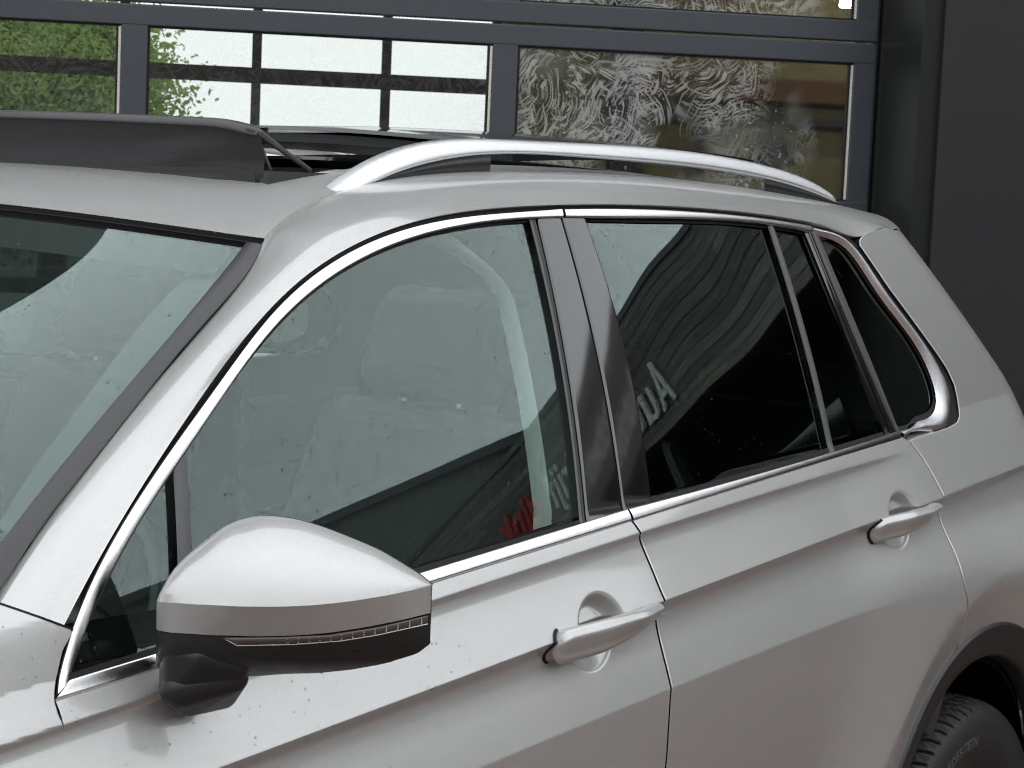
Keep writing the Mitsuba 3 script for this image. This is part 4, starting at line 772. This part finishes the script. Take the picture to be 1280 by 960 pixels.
# ------------------------------------------------------------------ more materials
prin('m_dark_brick', (.06, .045, .038), .8)
prin('m_net', (.020, .020, .021), .62, spec=.3)
prin('m_slate', (.036, .041, .050), .42)
def clad(p, n, uv): return mi.Color3f(.0135, .0135, .0150) * (.85 + .3 * noise(p.x * 260, p.y * 260, p.z * 260)) * (.9 + .2 * fbm(p.x * 3, p.y * 3, p.z * 3))
prin('m_cladding', proc(clad), .55, spec=.35)
prin('m_reveal', (.009, .010, .010), .5, spec=.25)
prin('m_olive', (.22, .21, .12), .85); prin('m_concrete', (.25, .24, .22), .7); prin('m_bar', (.035, .042, .038), .5)
prin('m_dark_steel', (.03, .035, .035), .5); prin('m_brown_wood', (.12, .06, .028), .6); prin('m_white', (.75, .75, .73), .5); prin('m_bead', (.55, .53, .46), .4)
prin('m_bark', (.07, .055, .04), .9)
scene['m_leaf'] = {'type': 'principledthin', 'base_color': proc(lambda p, n, uv: mix((.20, .33, .09), (.40, .52, .20), noise(p.x * 1.7, p.y * 1.7, p.z * 1.7))), 'roughness': .6, 'diff_trans': 1.0}
mat('m_clear_pane', {'type': 'thindielectric', 'int_ior': 1.5, 'specular_transmittance': rgb(.70, .71, .69)}, False)
def plank(c):
    def f(p, n, uv):
        q = p.x * tf[0] + p.y * tf[1]
        return mi.Color3f(*c) * (.55 + .9 * fbm(q * 2.0, p.z * 90, 0, 3))
    return f
for nm, c in (('m_plank', (.115, .108, .096)), ('m_plank_b', (.15, .14, .122)), ('m_plank_c', (.085, .08, .074))): prin(nm, proc(plank(c)), .7)
prin('m_letter', (.55, .56, .57), .4); prin('m_letter_red', (.5, .02, .02), .4); prin('m_metal_wall', (.10, .125, .12), .45)
def pav(p, n, uv):
    x, y = p.x * .83 + p.y * .56, p.y * .83 - p.x * .56
    r = dr.floor(y / .105); xx = x / .21 + .5 * (r - 2 * dr.floor(r / 2)); fx2 = xx - dr.floor(xx); fy2 = y / .105 - r
    j = dr.select((fx2 < .03) | (fx2 > .97) | (fy2 < .06) | (fy2 > .94), 1., 0.)
    c = mix((.085, .052, .040), (.15, .092, .07), cell_rand(dr.floor(xx), r)) * (.6 + .8 * fbm(p.x * 1.3, p.y * 1.3, 0))
    return mix(c, (.06, .055, .05), j * .7)
prin('m_pavers', proc(pav), .45, spec=.4)
prin('m_tyre', (.015, .015, .016), .55, spec=.4); prin('m_tyre_text', (.06, .058, .055), .5)
mat('m_indicator', {'type': 'roughplastic', 'alpha': .03, 'int_ior': 1.5, 'diffuse_reflectance': rgb(.07, .055, .05)})
# soap smears dried on the panes of the garage door
def smear(p, n, uv):
    a = p.x * float(W_[0]) + p.y * float(W_[1]); z = p.z
    wa, wb = fbm(a * 6., z * 6., 1.5, 3) - .5, fbm(a * 6. + 9, z * 6., 7.5, 3) - .5
    x0, y0 = a + .10 * wa, z + .10 * wb
    tot = mi.Float(0)
    for k, (sz, thr) in enumerate(((.21, .52), (.15, .53), (.29, .54), (.11, .54), (.17, .53))):
        u, v = x0 / sz + .37 * k, y0 / sz + .61 * k; i, j = dr.floor(u), dr.floor(v)
        cx, cy, w = cell_rand(i, j, 3 + k), cell_rand(i, j, 13 + k), cell_rand(i, j, 23 + k)
        dx, dy = u - i - .5 - 1.6 * (cx - .5), v - j - .5 - 1.6 * (cy - .5)
        r = dr.sqrt(dx * dx + dy * dy); t = dr.atan2(dy, dx)
        st = fbm(r * sz * 210, t * 2.2 + 5 * w, 3.3 * k, 3); inn = dr.maximum(dr.abs(u - i - .5), dr.abs(v - j - .5)) + .25 * (fbm(a * 28, z * 28, k, 2) - .5)
        tot = dr.maximum(tot, smoothstep(thr - .02, thr + .15, st) * smoothstep(.50, .36, inn) * smoothstep(.25, .45, w))
    dots = smoothstep(.66, .74, fbm(a * 90, z * 90, 6.6, 2)) * smoothstep(.48, .58, fbm(a * 5, z * 5, 9.9, 2)) * .8
    patchy = smoothstep(.28, .46, fbm(a * 3.0 + 3, z * 3.6, 4.4, 3))
    m = dr.maximum(tot * patchy, dots)
    right = .10 + .9 * smoothstep(1.35, 1.65, a); right = right * (1 - smoothstep(2.50, 2.62, a + .3 * wa))
    return dr.clip((m * .46 + .10 * smoothstep(.45, .7, fbm(a * 7, z * 9, 2.2, 4))) * right + .006, 0, .8)
scene['m_dirty_glass'] = {'type': 'blendbsdf', 'weight': proc(smear),
    'a': {'type': 'thindielectric', 'int_ior': 1.5, 'specular_transmittance': rgb(.84, .86, .83)},
    'b': {'type': 'twosided', 'bsdf': {'type': 'diffuse', 'reflectance': rgb(.55, .55, .53)}}}
# ------------------------------------------------------------------ labels
label('ground', 'reddish brown brick paving of the yard under the car', None, None, 'structure')
label('car', 'silver grey family car with an open sliding roof and roof rails', 'car')
label('garage_door', 'slate grey sectional garage door with glazed panels behind the car', 'garage door')
label('garage_building', 'dark clad garage building with a deep door reveal at right', 'building')
label('back_door', 'glazed door with dark bars across the far side of the garage', 'door')
label('steel_column', 'dark steel column inside the garage behind the smeared pane', 'column')
label('wall_beam', 'brown wooden beam along the olive back wall of the garage', 'beam')
label('wall_rail', 'dark rail along the olive back wall below the brown beam', 'rail')
label('workshop_stand', 'dark stand with a block head inside the garage behind the right pane', 'stand')
label('tube_lamp', 'lit tube lamp inside the garage above the right pane', 'lamp', None)
label('tube_lamp_001', 'lit tube lamp hung farthest right inside the garage', 'lamp')
label('tube_lamp_002', 'lit tube lamp hung high near the olive back wall', 'lamp')
label('tube_lamp_003', 'lit tube lamp hung high at the left side of the garage', 'lamp')
label('leafy_tree', 'green leafy tree seen through the left garage panes', 'tree')
label('leafy_tree_001', 'second green tree at the left edge of the picture behind the leafy tree', 'tree')
label('showroom', 'building with a dark wooden fascia and grey letters mirrored in the car windows', 'building')
label('metal_hall', 'grey ribbed metal hall mirrored low in the front side window', 'building')
label('added_building', 'unseen dark brick building added across the yard so the garage panes mirror dark', 'building')
